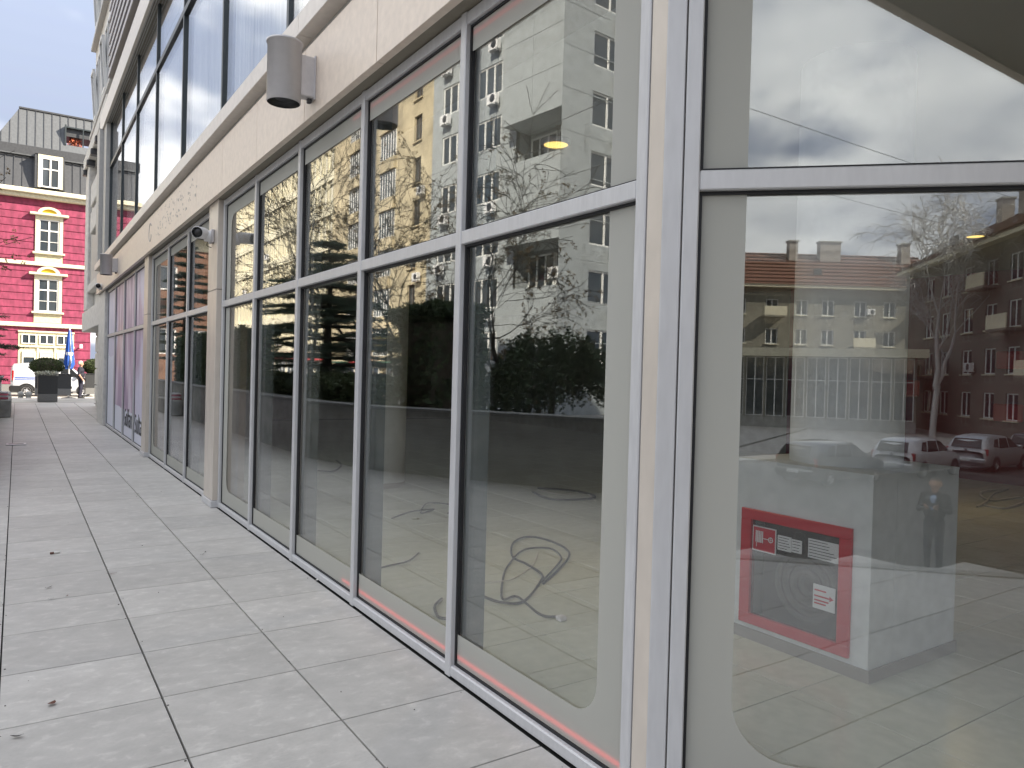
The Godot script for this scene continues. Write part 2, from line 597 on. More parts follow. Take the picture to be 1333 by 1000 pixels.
func build_ground() -> void:
	var g := structure("ground")
	var st := start(true)
	var zs := [-700.0, -200.0, -60.0, -38.0, -34.0, -30.0, -26.0, -22.0, -18.0, -14.0, -10.0, -6.0, -2.0, 2.0, 6.0, 10.0, 40.0, 200.0, 700.0]
	var xs := [-700.0, -100.0, -21.0, 0.0, 30.0, 700.0]
	for k in zs.size() - 1:
		for j in xs.size() - 1:
			var a := Vector3(xs[j], street_level(zs[k]) - 0.05, zs[k])
			var b := Vector3(xs[j + 1], street_level(zs[k]) - 0.05, zs[k])
			var c := Vector3(xs[j + 1], street_level(zs[k + 1]) - 0.05, zs[k + 1])
			var d := Vector3(xs[j], street_level(zs[k + 1]) - 0.05, zs[k + 1])
			quad(st, a, d, c, b)
	inst("asphalt_sheet", done(st), M.asphalt, g)
	# pavement along the buildings across the street
	var p := structure("sidewalk")
	var s2 := start()
	for k in range(1, zs.size() - 2):
		var y0 := street_level(zs[k]) + 0.09
		var y1 := street_level(zs[k + 1]) + 0.09
		quad(s2, Vector3(-40, y0, zs[k]), Vector3(-40, y1, zs[k + 1]), Vector3(-17.2, y1, zs[k + 1]), Vector3(-17.2, y0, zs[k]))
		quad(s2, Vector3(-17.2, y0, zs[k]), Vector3(-17.2, y1, zs[k + 1]), Vector3(-17.2, y1 - 0.2, zs[k + 1]), Vector3(-17.2, y0 - 0.2, zs[k]))
	inst("pavement_sheet", done(s2), M.pavement, p)
	# sunlit crossing between the terrace and the pink house
	var q := structure("crossing_pavement")
	var s3 := start()
	quad(s3, Vector3(-14, -0.012, -31.1), Vector3(8, -0.012, -31.1), Vector3(8, -0.03, -36.0), Vector3(-14, -0.03, -36.0))
	quad(s3, Vector3(-14, -0.03, -36.0), Vector3(8, -0.03, -36.0), Vector3(8, -0.41, -44.0), Vector3(-14, -0.41, -44.0))
	quad(s3, Vector3(-14, -0.41, -44.0), Vector3(8, -0.41, -44.0), Vector3(8, -0.40, -60.0), Vector3(-14, -0.40, -60.0))
	inst("pavement_sheet", done(s3), M.pavement, q)

func west_edge(z: float) -> float:
	if z < -12.0:
		return -0.66
	if z < -10.3:
		return lerpf(-0.66, -1.05, (z + 12.0) / 1.7)
	return lerpf(-1.05, -5.0, (z + 10.3) / 7.2)

func build_terrace() -> void:
	var t := structure("terrace_paving")
	var cols := [-0.0435, 0.555, 1.153]
	for k in range(-3, 47):
		for j in 3:
			var z1 := -2.933 - 0.602 * k
			var x0: float = cols[j]
			var x1 := x0 + (0.5985 if j < 2 else 0.594)
			var up := (rng.randf() - 0.5) * 0.0004
			bx("paving_tile", M["paving_%d" % rng.randi_range(0, 3)], t, x0 + 0.0042, x1 - 0.0042, -0.022, up, z1 - 0.602 + 0.0037, z1 - 0.0037, 0.0015)
	var field := [start(), start(), start(), start()]
	for k in range(-14, 47):
		var z1 := -2.933 - 0.602 * k
		for j in range(-9, 8):
			if j >= 0 and j < 3 and k >= -3:
				continue
			var x0 := -0.0435 + 0.5985 * j
			var mid := Vector2(x0 + 0.3, z1 - 0.3)
			if mid.x < west_edge(mid.y) or mid.y > mid.x + 1.95 or (mid.x > 1.7 and mid.y < 0.2 + mid.x - 3.5 and not (mid.y < -21.6 and mid.x < 2.5)):
				continue
			sbox(field[rng.randi_range(0, 3)], x0 + 0.0035, x0 + 0.595, -0.022, 0.0, z1 - 0.6006, z1 - 0.0014)
	for k in 4:
		var o := inst("paving_field", done(field[k]), M["paving_%d" % k], t)
		o.set_meta("kind", "stuff")
	var edge := [Vector2(1.9, -21.5), Vector2(3.0, -21.5), Vector2(3.0, -31.2), Vector2(-0.7, -31.2), Vector2(-0.7, -12.0), Vector2(-1.05, -10.3), Vector2(-5.0, -3.1), Vector2(5.0, 6.9), Vector2(9.0, 6.9), Vector2(9.0, 1.0), Vector2(4.8, 1.0), Vector2(1.9, -1.9)]
	inst("terrace_bed", prism(edge, -2.6, -0.022), M.paving_bed, t)
	var kerb := structure("terrace_kerb")
	var d := Vector3(1, 0, 1).normalized()
	for k in 13:
		var c := Vector3(-4.9, 0.0, -2.95) + d * (k * 1.003 + 0.5)
		inst("kerb_stone", block(Vector3(0.99, 2.3, 0.16), 0.012), M.kerb_stone, kerb, c + Vector3(0, -1.14, 0), Vector3(0, -PI / 4, 0))

# ---------------------------------------------------------------- the glazed office building
func film_frame(s0: float, s1: float, y0: float, y1: float, h0: float, h1: float, v0: float, v1: float, r: float) -> ArrayMesh:
	var inner := []
	var outer := []
	for c in [[h1 - r, v0 + r, -90, s1, y0], [h1 - r, v1 - r, 0, s1, y1], [h0 + r, v1 - r, 90, s0, y1], [h0 + r, v0 + r, 180, s0, y0]]:
		for k in 9:
			var a := deg_to_rad(c[2] + 90.0 * k / 8.0)
			var p := Vector3(c[0] + r * cos(a), c[1] + r * sin(a), 0)
			inner.append(p)
			var o := Vector3(c[3], c[4], 0)
			if k == 0 or k == 8:
				var across: bool = (int(c[2]) % 180 == 0) == (k == 0)
				o = Vector3(c[3], p.y, 0) if across else Vector3(p.x, c[4], 0)
			outer.append(o)
	var st := start()
	var n := inner.size()
	for k in n:
		quad(st, inner[k], outer[k], outer[(k + 1) % n], inner[(k + 1) % n])
	return done(st)

func gasket_frame(w: float, h: float, t := 0.011) -> ArrayMesh:
	var key := "gasket %.3f %.3f" % [w, h]
	if not boxes.has(key):
		var st := start()
		sbox(st, -w / 2, -w / 2 + t, 0, h, -0.012, 0.012)
		sbox(st, w / 2 - t, w / 2, 0, h, -0.012, 0.012)
		sbox(st, -w / 2 + t, w / 2 - t, 0, t, -0.012, 0.012)
		sbox(st, -w / 2 + t, w / 2 - t, h - t, h, -0.012, 0.012)
		boxes[key] = done(st)
	return boxes[key]

func glaze(b: Node3D, s0: float, s1: float, y0: float, y1: float, lean := 0.0) -> void:
	var w := s1 - s0
	inst("glass_pane", glass_sheet(w, y1 - y0, lean), null, b, Vector3((s0 + s1) / 2, y0, -0.036), Vector3(rng.randf_range(-0.0018, 0.0018), PI + rng.randf_range(-0.0022, 0.0022), 0))
	inst("gasket", gasket_frame(w, y1 - y0), M.gasket, b, Vector3((s0 + s1) / 2, y0, -0.034))

# local axes of a bay: x along the glazing, y up, z outwards
func bay(b: Node3D, s0: float, s1: float, muls: Array, lean := 0.0) -> void:
	var stops := [s0] + muls + [s1]
	bx("sill", M.aluminium_bright, b, s0, s1, 0.003, 0.055, -0.10, 0.0, 0.006)
	bx("head_rail", M.aluminium, b, s0, s1, 3.125, 3.185, -0.10, -0.002, 0.004)
	for s in muls:
		bx("mullion", M.aluminium, b, s - 0.025, s + 0.025, 0.0, 3.187, -0.058, 0.004, 0.004)
		bx("mullion_back", M.inner_frame, b, s - 0.024, s + 0.024, 0.0, 3.186, -0.185, -0.0585)
	for e in [[s0, s0 + 0.05], [s1 - 0.05, s1]]:
		bx("jamb", M.aluminium, b, e[0], e[1], 0.0, 3.187, -0.185, 0.003, 0.004)
	for k in stops.size() - 1:
		var a: float = stops[k] + (0.05 if k == 0 else 0.025)
		var c: float = stops[k + 1] - (0.05 if k == stops.size() - 2 else 0.025)
		bx("transom", M.aluminium, b, a, c, 2.078, 2.142, -0.12, 0.001, 0.004)
		glaze(b, a, c, 0.055, 2.078, lean)
		glaze(b, a, c, 2.142, 3.125, 0.0)

func build_office() -> void:
	var o := thing("office_building", "pale panelled office building with a long glazed shopfront along the terrace", "building")
	# long shopfront: local x = world z, front plane at x = 1.754
	var b1 := part("shopfront_bay", o)
	b1.position = Vector3(1.754, 0, 0)
	b1.rotation.y = -PI / 2
	bay(b1, -8.06, -1.838, [-6.82, -5.585, -4.35, -3.113])
	inst("vinyl_film", film_frame(-8.05, -1.85, 0.056, 3.124, -7.84, -2.055, 0.205, 3.0, 0.13), M.vinyl_film, b1, Vector3(0, 0, -0.031))
	for y in [0.098, 3.085]:
		bx("led_strip", M.led_red if y < 1.0 else M.led_red_dim, b1, -4.6, -1.90, y - 0.010, y + 0.010, -0.0354, -0.0346)
		bx("led_shield", M.aluminium, b1, -4.62, -1.89, y - 0.02, y + 0.02, -0.078, -0.058)  # added behind the strip to block its red glow from the room
	var b2 := part("shopfront_bay", o)
	b2.position = Vector3(1.754, 0, 0)
	b2.rotation.y = -PI / 2
	bay(b2, -12.92, -8.49, [-11.42, -9.97])
	inst("vinyl_film", film_frame(-12.91, -8.50, 0.056, 3.124, -12.70, -8.70, 0.205, 3.0, 0.13), M.vinyl_film, b2, Vector3(0, 0, -0.031))
	var b3 := part("shopfront_bay", o)
	b3.position = Vector3(1.754, 0, 0)
	b3.rotation.y = -PI / 2
	bay(b3, -19.84, -13.42, [-18.17, -16.56, -14.95])
	# pillars between the bays
	for z in [-8.06, -12.92]:
		var p := part("pillar", o)
		bx("pillar_skin", M.pillar_skin, p, 1.70, 2.02, 0.075, 2.26, z - 0.425, z - 0.004, 0.004)
		bx("pillar_skin", M.pillar_skin, p, 1.70, 2.02, 2.266, 3.19, z - 0.425, z - 0.004, 0.004)
		bx("pillar_foot", M.aluminium, p, 1.682, 2.03, 0.0, 0.072, z - 0.44, z + 0.012, 0.006)
	bx("end_pier", M.white_stone, o, 1.70, 2.6, 0.0, 3.19, -21.4, -19.85, 0.006)
	# corner posts, from the long front round to the chamfer
	inst("corner_post", prism([Vector2(1.756, -1.832), Vector2(1.750, -1.757), Vector2(1.90, -1.70), Vector2(1.95, -1.832)], 0.0, 3.19), M.pillar_skin, o)
	var cb := part("corner_bay", o)
	cb.position = Vector3(1.747, 0, -1.753)
	cb.rotation.y = -PI / 4
	bx("cover_strip", M.aluminium_bright, cb, 0.0, 0.062, 0.0, 3.19, -0.12, 0.0, 0.003)
	bay(cb, 0.0665, 3.9, [2.0], 0.0055)
	inst("vinyl_film", film_frame(0.07, 3.89, 0.056, 3.124, 0.268, 3.7, 0.225, 3.02, 0.20), M.vinyl_film, cb, Vector3(0, 0, -0.031))
	# front beyond the chamfer
	bx("side_wall", M.cladding, o, 4.5, 16.0, 0.0, 3.19, 0.95, 1.15)
	# soffit, fascia, ledge
	bx("soffit_board", M.shaded_soffit, o, 1.66, 2.3, 3.19, 3.25, -21.4, -1.9)
	inst("soffit_board", prism([Vector2(1.66, -1.898), Vector2(2.3, -1.898), Vector2(5.6, 1.0), Vector2(5.6, 3.6), Vector2(1.66, 3.6)], 3.19, 3.25), M.shaded_soffit, o)
	var z := 3.6
	while z > -21.3:
		bx("fascia_panel", M.cladding, o, 1.642, 1.69, 3.186, 3.69, maxf(z - 1.246, -21.4), z - 0.004, 0.002)
		bx("ledge_panel", M.cladding_bright, o, 1.586, 1.86, 3.78, 3.925, maxf(z - 1.246, -21.4), z - 0.004, 0.003)
		z -= 1.25
	bx("fascia_core", M.grey_panel, o, 1.691, 1.86, 3.255, 3.779, -21.38, 3.59)
	# first floor windows
	var uw := part("upper_glazing", o)
	var posts := [-20.1, -17.73, -15.4, -13.05, -10.72, -8.38, -6.05, -3.72, -1.39, 0.94, 3.27]
	for k in posts.size() - 1:
		var a: float = posts[k] + 0.03
		var c: float = posts[k + 1] - 0.03
		for r in [[3.93, 6.12], [6.2, 7.2]]:
			inst("glass_pane", glass_sheet(c - a, r[1] - r[0]), null, uw, Vector3(1.80, r[0], (a + c) / 2), Vector3(rng.randf_range(-0.003, 0.003), PI / 2 + rng.randf_range(-0.003, 0.003), 0))
		bx("blind", M.blind, uw, 2.10, 2.12, 3.93, 7.2, a, c)
	for p in posts:
		bx("mullion", M.dark_frame, uw, 1.775, 1.90, 3.93, 7.2, p - 0.028, p + 0.028)
	bx("transom", M.dark_frame, uw, 1.772, 1.90, 6.12, 6.2, -20.1, 3.3)
	bx("end_post", M.grey_panel, o, 1.69, 2.0, 3.93, 7.2, -20.75, -20.13, 0.004)
	bx("end_post", M.grey_panel, o, 1.60, 2.0, 3.93, 7.2, -21.4, -20.76, 0.004)
	# band above the windows and louvres
	bx("upper_soffit", M.shaded_soffit, o, 1.70, 2.2, 7.2, 7.26, -21.4, 3.6)
	for k in 3:
		bx("soffit_groove_strip", M.grey_panel, o, 1.70 + k * 0.035, 1.715 + k * 0.035, 7.185, 7.2, -21.4, 3.6)
	bx("band_panel", M.cladding_bright, o, 1.65, 1.70, 7.19, 7.65, -21.4, 3.6, 0.004)
	bx("band_recess", M.shaded_soffit, o, 1.72, 2.2, 7.65, 7.92, -21.4, 3.6)
	bx("louvre_back", M.louvre, o, 1.95, 2.2, 7.92, 15.0, -19.2, 3.6)
	for k in 28:
		bx("louvre_slat", M.louvre, o, 1.62, 1.72, 7.93 + k * 0.25, 7.93 + k * 0.25 + 0.11, -19.2, 3.6)
	bx("upper_storeys", M.cladding, o, 2.2, 22.0, 3.3, 22.0, -21.4, 3.58)
	for f in 2:
		bx("window_band", M.window_glass, o, 2.16, 2.21, 16.2 + f * 3.4, 18.0 + f * 3.4, -20.5, 2.8)
	build_poster(b3)
	build_sign_ghost(o)

func build_poster(b: Node3D) -> void:
	# one picture printed across the four panes: pale lilac cloth, a mauve figure, white foot with lettering
	var w := 256
	var h := 192
	var n := FastNoiseLite.new()
	n.seed = 4
	n.frequency = 0.018
	n.fractal_octaves = 4
	var im := Image.create(w, h, false, Image.FORMAT_RGB8)
	for y in h:
		for x in w:
			var u := float(x) / w
			var v := float(y) / h
			var fold := n.get_noise_2d(x * 2.6, y * 0.45)
			var blob := n.get_noise_2d(x * 0.9 + 300.0, y * 0.9)
			var c := Color(0.80, 0.79, 0.87)
			var fig := smoothstep(0.10, 0.0, absf(u - 0.50 - 0.10 * sin(v * 5.0)) - 0.26 - 0.08 * blob)
			c = c.lerp(Color(0.74, 0.64, 0.72), fig * 0.75)
			var skin := smoothstep(0.12, 0.0, Vector2((u - 0.40) * 1.4, v - 0.42).length() - 0.10 - 0.05 * blob)
			c = c.lerp(Color(0.80, 0.68, 0.68), skin * 0.7)
			c = c.lerp(Color(0.92, 0.90, 0.94), clampf(fold * 1.5, 0.0, 0.6) * (0.4 + 0.6 * fig))
			c = c.lerp(Color(0.58, 0.50, 0.62), clampf(-fold * 1.3, 0.0, 0.55) * fig)
			var foot := 0.80 + 0.03 * u
			if v > foot or (u < 0.22 and v > 0.45 + 0.05 * blob):
				c = Color(0.86, 0.87, 0.92)
			im.set_pixel(x, y, c)
	var tex := ImageTexture.create_from_image(im)
	var pm := StandardMaterial3D.new()
	pm.resource_name = "printed_vinyl"
	pm.albedo_texture = tex
	pm.roughness = 0.5
	var stops := [-19.79, -18.17, -16.56, -14.95, -13.47]
	for r in [[0.06, 2.075], [2.145, 3.12]]:
		for k in 4:
			var s0: float = stops[k] + 0.03
			var s1: float = stops[k + 1] - 0.03
			var st := start()
			var uv := func(s: float, y: float): return Vector2((s + 19.79) / 6.32, 1.0 - y / 3.12)
			var cs := [Vector3(s0, r[0], 0), Vector3(s1, r[0], 0), Vector3(s1, r[1], 0), Vector3(s0, r[1], 0)]
			for q in [0, 2, 1, 0, 3, 2]:
				st.set_uv(uv.call(cs[q].x, cs[q].y))
				st.add_vertex(cs[q])
			inst("poster_panel", done(st), pm, b, Vector3(0, 0, -0.030))
	for row in [["Golfan", -16.42, 0.44], ["Sultan", -14.84, 0.42]]:
		var t := TextMesh.new()
		t.text = row[0]
		t.font_size = 64
		t.pixel_size = 0.0058
		t.depth = 0.002
		t.horizontal_alignment = HORIZONTAL_ALIGNMENT_LEFT
		inst("lettering", t, M.ink, b, Vector3(row[1], row[2], -0.026)).scale.y = 1.25

func build_sign_ghost(o: Node3D) -> void:
	# outline of one letter and the glue marks left by the letters that were taken down
	var pts := []
	for k in 15:
		var a := deg_to_rad(40.0 + 300.0 * k / 14.0)
		pts.append(Vector3(1.640, 3.455 + 0.135 * sin(a), -12.35 + 0.12 * cos(a)))
	wire("letter_outline", M.glue_mark, o, pts, 0.006, 5, 2)
	for k in 90:
		var z := rng.randf_range(-11.9, -8.9)
		var y := rng.randf_range(3.28, 3.62)
		bx("glue_mark", M.glue_mark, o, 1.6395, 1.6425, y, y + rng.randf_range(0.006, 0.035), z, z + rng.randf_range(0.006, 0.03))

# ---------------------------------------------------------------- inside the empty shop
func build_interior() -> void:
	var f := structure("interior_floor")
	var fields := [start(), start()]
	for k in range(-35, 6):
		for j in 18:
			var x0 := 1.9 + 0.6 * j
			var z0 := -2.135 + 0.6 * k
			var mid := Vector2(x0 + 0.3, z0 + 0.3)
			if mid.x - mid.y < 3.85 or z0 < -21.2 or z0 > 0.6:
				continue
			var v := rng.randi_range(0, 1)
			if x0 < 6.4 and z0 > -11.5:
				bx("floor_tile", M["floor_tile_%d" % v], f, x0 + 0.003, x0 + 0.597, -0.02, 0.0, z0 + 0.003, z0 + 0.597, 0.001)
			else:
				sbox(fields[v], x0 + 0.003, x0 + 0.597, -0.02, 0.0, z0 + 0.003, z0 + 0.597)
	for v in 2:
		inst("floor_tile_field", done(fields[v]), M["floor_tile_%d" % v], f).set_meta("kind", "stuff")
	inst("grout_bed", prism([Vector2(1.87, -21.3), Vector2(1.87, -1.75), Vector2(4.6, 0.95), Vector2(12.6, 0.95), Vector2(12.6, -21.3)], -0.3, -0.004), M.grout, f)
	var w := structure("interior_wall")
	bx("wall_face", M.inner_wall, w, 12.5, 12.7, 0.0, 3.3, -21.3, -9.0)
	bx("wall_face", M.maroon_wall, w, 12.5, 12.7, 0.0, 3.3, -9.0, 1.0)
	bx("wall_face", M.inner_wall, w, 1.95, 12.5, 0.0, 3.3, -21.5, -21.3)
	bx("wall_face", M.maroon_wall, w, 4.7, 12.5, 0.0, 3.3, 0.75, 0.94)
	var c := structure("interior_ceiling")
	inst("ceiling_board", prism([Vector2(2.29, -21.4), Vector2(2.29, -1.5), Vector2(4.6, 0.94), Vector2(12.6, 0.94), Vector2(12.6, -21.4)], 3.255, 3.29), M.ceiling_paint, c)
	# round columns; the first stands on a boxed plinth that holds the hose cabinet
	var shaft := lathe([Vector2(0.295, 0.0), Vector2(0.295, 3.26)], 40)
	var col := thing("round_column", "pale round column rising from a boxed plinth behind the corner window", "column", Vector3(3.9, 0, -2.42))
	inst("shaft", lathe([Vector2(0.295, 1.01), Vector2(0.295, 3.26)], 48), M.white_plaster, col)
	var pl := part("plinth", col)
	bx("plinth_body", M.white_plaster, pl, -0.20, 0.42, 0.0, 1.008, -0.42, 0.415)
	for r in [[0.0, 0.09, -0.42, 0.415], [0.74, 1.008, -0.42, 0.415], [0.09, 0.74, -0.42, -0.355], [0.09, 0.74, 0.32, 0.415]]:
		bx("plinth_board", M.white_plaster, pl, -0.42, -0.202, r[0], r[1], r[2], r[3])
	bx("plinth_top", M.white_plaster, pl, -0.423, 0.423, 1.008, 1.02, -0.423, 0.418)
	for r in [[-0.43, 0.43, 0.416, 0.428], [-0.43, -0.421, -0.42, 0.416]]:
		bx("skirting_board", M.skirting, pl, r[0], r[1], 0.0, 0.062, r[2], r[3])
	for z in [[-8.77, "pale round column deep in the empty shop behind the middle panes"], [-15.1, "pale round column far inside the shop near the printed poster"]]:
		var t := thing("round_column", z[1], "column", Vector3(3.9, 0, z[0]))
		inst("shaft", shaft, M.white_plaster, t)
		inst("foot_ring", lathe([Vector2(0.30, 0.0), Vector2(0.305, 0.06), Vector2(0.296, 0.065)], 40), M.skirting, t)
	# fire hose cabinet, let into the plinth's face (local: x outwards to the window = world -x)
	var h := thing("fire_hose_cabinet", "red framed fire hose cabinet with a glass door let into the white plinth", "fire cabinet", Vector3(3.48, 0.09, -2.4375))
	var d := 0.3375
	bx("back_panel", M.granite_dark, h, 0.17, 0.195, 0.0, 0.65, -d + 0.02, d - 0.02)
	bx("frame_bar", M.cabinet_red, h, -0.018, 0.03, 0.0, 0.058, -d, d, 0.004)
	bx("frame_bar", M.cabinet_red, h, -0.018, 0.03, 0.592, 0.65, -d, d, 0.004)
	bx("frame_bar", M.cabinet_red, h, -0.0175, 0.03, 0.058, 0.592, -d, -d + 0.068, 0.004)
	bx("frame_bar", M.cabinet_red, h, -0.0175, 0.03, 0.058, 0.592, d - 0.068, d, 0.004)
	var ds := start()
	quad(ds, Vector3(0.004, 0.058, -0.27), Vector3(0.004, 0.058, 0.27), Vector3(0.004, 0.592, 0.27), Vector3(0.004, 0.592, -0.27))
	inst("glass_door", done(ds), M.cabinet_glass, h)
	var reel := part("hose_reel", h)
	reel.position = Vector3(0.12, 0.27, 0.02)
	for k in 6:
		var st := start(true)
		var ring := []
		var rad := []
		for s in 25:
			ring.append(Vector3(-0.03 if k % 2 else 0.0, sin(TAU * s / 24.0), cos(TAU * s / 24.0)) * Vector3(1, 0.05 + 0.026 * k, 0.05 + 0.026 * k))
			rad.append(0.016)
		tube(st, ring, rad, 6, false)
		inst("hose_turn", done(st), M.hose, reel)
	var noz := start(true)
	tube(noz, [Vector3(0.06, 0.44, 0.0), Vector3(0.06, 0.50, -0.005), Vector3(0.06, 0.56, -0.01)], [0.034, 0.03, 0.02], 10)
	inst("nozzle", done(noz), M.hose, h)
	# stickers on the door: hose symbol, notices, arrow
	var sg := part("hose_sign", h)
	sg.position = Vector3(-0.001, 0.49, -0.187)
	bx("sign_board", M.paper, sg, -0.002, 0.002, -0.07, 0.07, -0.077, 0.077)
	bx("sign_field", M.sign_red, sg, -0.004, -0.0021, -0.064, 0.064, -0.071, 0.071)
	for k in 5:
		bx("symbol_bar", M.paper, sg, -0.0055, -0.0042, -0.02, 0.045, -0.055 + k * 0.0105, -0.048 + k * 0.0105)
	bx("symbol_bar", M.paper, sg, -0.0056, -0.0042, -0.045, -0.022, -0.050, -0.046)
	bx("symbol_bar", M.paper, sg, -0.0056, -0.0042, 0.004, 0.008, -0.004, 0.028)
	var wheel := lathe([Vector2(0.011, 0.0), Vector2(0.011, 0.0014), Vector2(0.016, 0.0014), Vector2(0.016, 0.0)], 20)
	inst("symbol_wheel", wheel, M.paper, sg, Vector3(-0.0042, 0.006, 0.044), Vector3(0, 0, PI / 2))
	bx("symbol_bar", M.paper, sg, -0.0058, -0.0042, 0.005, 0.007, 0.03, 0.058)
	bx("symbol_bar", M.paper, sg, -0.0057, -0.0042, -0.008, 0.020, 0.043, 0.045)
	for r in [[0.455, 0.535, -0.10, -0.015, 5], [0.46, 0.53, -0.012, 0.05, 4], [0.455, 0.555, 0.088, 0.262, 6]]:
		var p := part("notice", h)
		bx("notice_sheet", M.paper, p, -0.002, 0.001, r[0], r[1], r[2], r[3])
		for k in r[4]:
			var y: float = lerpf(r[1] - 0.012, r[0] + 0.010, float(k) / (r[4] - 1))
			bx("print_line", M.ink, p, -0.0035, -0.0021, y, y + 0.003, r[2] + 0.006, lerpf(r[2] + 0.02, r[3] - 0.006, rng.randf_range(0.6, 1.0)))
	var ar := part("arrow_notice", h)
	bx("notice_sheet", M.paper, ar, -0.002, 0.001, 0.20, 0.325, 0.125, 0.25)
	bx("arrow_shaft", M.sign_red, ar, -0.0035, -0.0021, 0.262, 0.270, 0.133, 0.222)
	var ah := start()
	quad(ah, Vector3(-0.0036, 0.252, 0.220), Vector3(-0.0036, 0.266, 0.244), Vector3(-0.0036, 0.266, 0.244), Vector3(-0.0036, 0.280, 0.220))
	inst("arrow_head", done(ah), M.sign_red, ar)
	for row in [[0.292, 0.20], [0.240, 0.215], [0.224, 0.20]]:
		bx("print_line", M.sign_red, ar, -0.0035, -0.0021, row[0], row[0] + 0.008, 0.134, row[1])
	# red plaques on the far wall
	var n := 0
	for p in [[1.41, -6.66, "lowest of three red rounded plaques, nearest the round column"], [1.88, -5.10, "topmost of three red rounded plaques on the maroon shop wall"], [1.08, -5.12, "red rounded plaque directly below another on the maroon wall"]]:
		var t := thing("wall_plaque", p[2], "wall plaque", Vector3(12.47, p[0], p[1]), 0.0, "red plaques on the shop wall")
		inst("plaque_plate", block(Vector3(0.05, 0.27, 0.42), 0.024), M.plaque_red, t)
		inst("plaque_back", block(Vector3(0.02, 0.20, 0.34)), M.dark_metal, t, Vector3(0.02, 0, 0))
		n += 1
	# ceiling lamps that are on
	for p in [[Vector3(3.39, 3.255, -4.55), "lit round ceiling lamp seen through the upper pane nearest the corner"], [Vector3(9.31, 3.255, -4.23), "lit round ceiling lamp deep in the shop behind the corner window"]]:
		var t := thing("ceiling_lamp", p[1], "lamp", p[0], 0.0, "ceiling lamps in the shop")
		inst("lamp_ring", lathe([Vector2(0.092, -0.035), Vector2(0.11, -0.03), Vector2(0.11, 0.0)], 28), M.white_plastic, t)
		inst("lamp_glow_disc", lathe([Vector2(0.0, -0.03), Vector2(0.091, -0.03)], 28), M.lamp_glow, t)
		var l := SpotLight3D.new()
		l.name = "lamp_light"
		l.light_color = Color(1.0, 0.86, 0.6)
		l.light_energy = 0.6
		l.light_size = 0.09
		l.spot_range = 15.0
		l.spot_angle = 75.0
		l.shadow_enabled = true
		t.add_child(l)
		l.position = Vector3(0, -0.04, 0)
		l.rotation.x = -PI / 2
	# loose cables on the floor
	var y := 0.008
	var runs := [
		["black cable coiled in a large loop on the tiles behind the first pane", "black", [[2.553, -4.084], [2.572, -3.879], [2.731, -3.874], [3.083, -4.182], [3.186, -4.305], [3.279, -4.622], [3.319, -4.884], [3.577, -5.246], [3.859, -5.405], [3.917, -5.137], [3.768, -4.721], [3.417, -4.397], [3.079, -4.14]], 0.009],
		["black cable lying inside the big cable loop, ending in a white plug", "black", [[3.092, -4.177], [3.462, -4.474], [3.667, -4.702], [3.749, -4.968], [3.496, -4.979], [3.122, -4.654], [2.849, -4.308], [2.612, -3.94], [2.748, -3.977], [2.67, -3.613], [2.709, -3.494]], 0.008],
		["thin white wire beside the big black cable loop", "white", [[2.74, -4.367], [2.927, -4.309], [3.302, -4.584], [3.568, -4.883]], 0.005],
		["dark cable heap far behind the first pane near the pillar line", "black", [[5.34, -7.456], [5.197, -6.853], [5.667, -6.751], [5.893, -6.95], [5.798, -7.315], [5.584, -7.68]], 0.013],
		["pale wire tangled over the far dark cable heap", "white", [[5.51, -7.577], [5.525, -7.118], [5.94, -7.185], [5.665, -6.636]], 0.008],
		["dark cable curled on the tiles behind the second pane", "black", [[3.106, -6.71], [3.399, -6.881], [3.712, -6.97], [3.491, -6.837], [3.772, -7.246], [3.978, -7.202], [3.963, -7.001], [3.7, -6.644]], 0.008],
		["dark cable curled on the tiles behind the third pane", "black", [[3.612, -10.329], [3.753, -10.094], [4.128, -10.782], [4.269, -11.356]], 0.012],
		["short dark wire near the glass of the second pane", "black", [[2.709, -5.329], [2.492, -5.09], [2.293, -5.068], [2.074, -4.947]], 0.007],
		["small bent cable end close to the first mullion", "black", [[2.293, -4.17], [2.167, -4.026], [2.109, -3.877], [2.129, -3.818]], 0.009],
		["white cable in loose loops by the maroon wall", "white", [[9.705, -4.284], [10.142, -4.372], [11.123, -4.703], [11.831, -4.825], [10.939, -4.786], [10.407, -4.433], [11.115, -4.364], [10.626, -4.145], [9.918, -4.07], [9.906, -4.304]], 0.014],
	]
	for r in runs:
		var pts := []
		for k in r[2].size():
			pts.append(Vector3(r[2][k][0], r[3] + 0.001 + (0.012 if k % 3 == 1 else 0.0), r[2][k][1]))
		var t := thing("cable", r[0], "cable", Vector3.ZERO, 0.0, "loose cables on the shop floor")
		wire("cable_sheath", M["cable_" + r[1]], t, pts, r[3], 6, 8)
		if r[0].ends_with("plug"):
			bx("plug", M.white_plastic, t, 2.70, 2.75, 0.004, 0.03, -3.50, -3.45, 0.004)

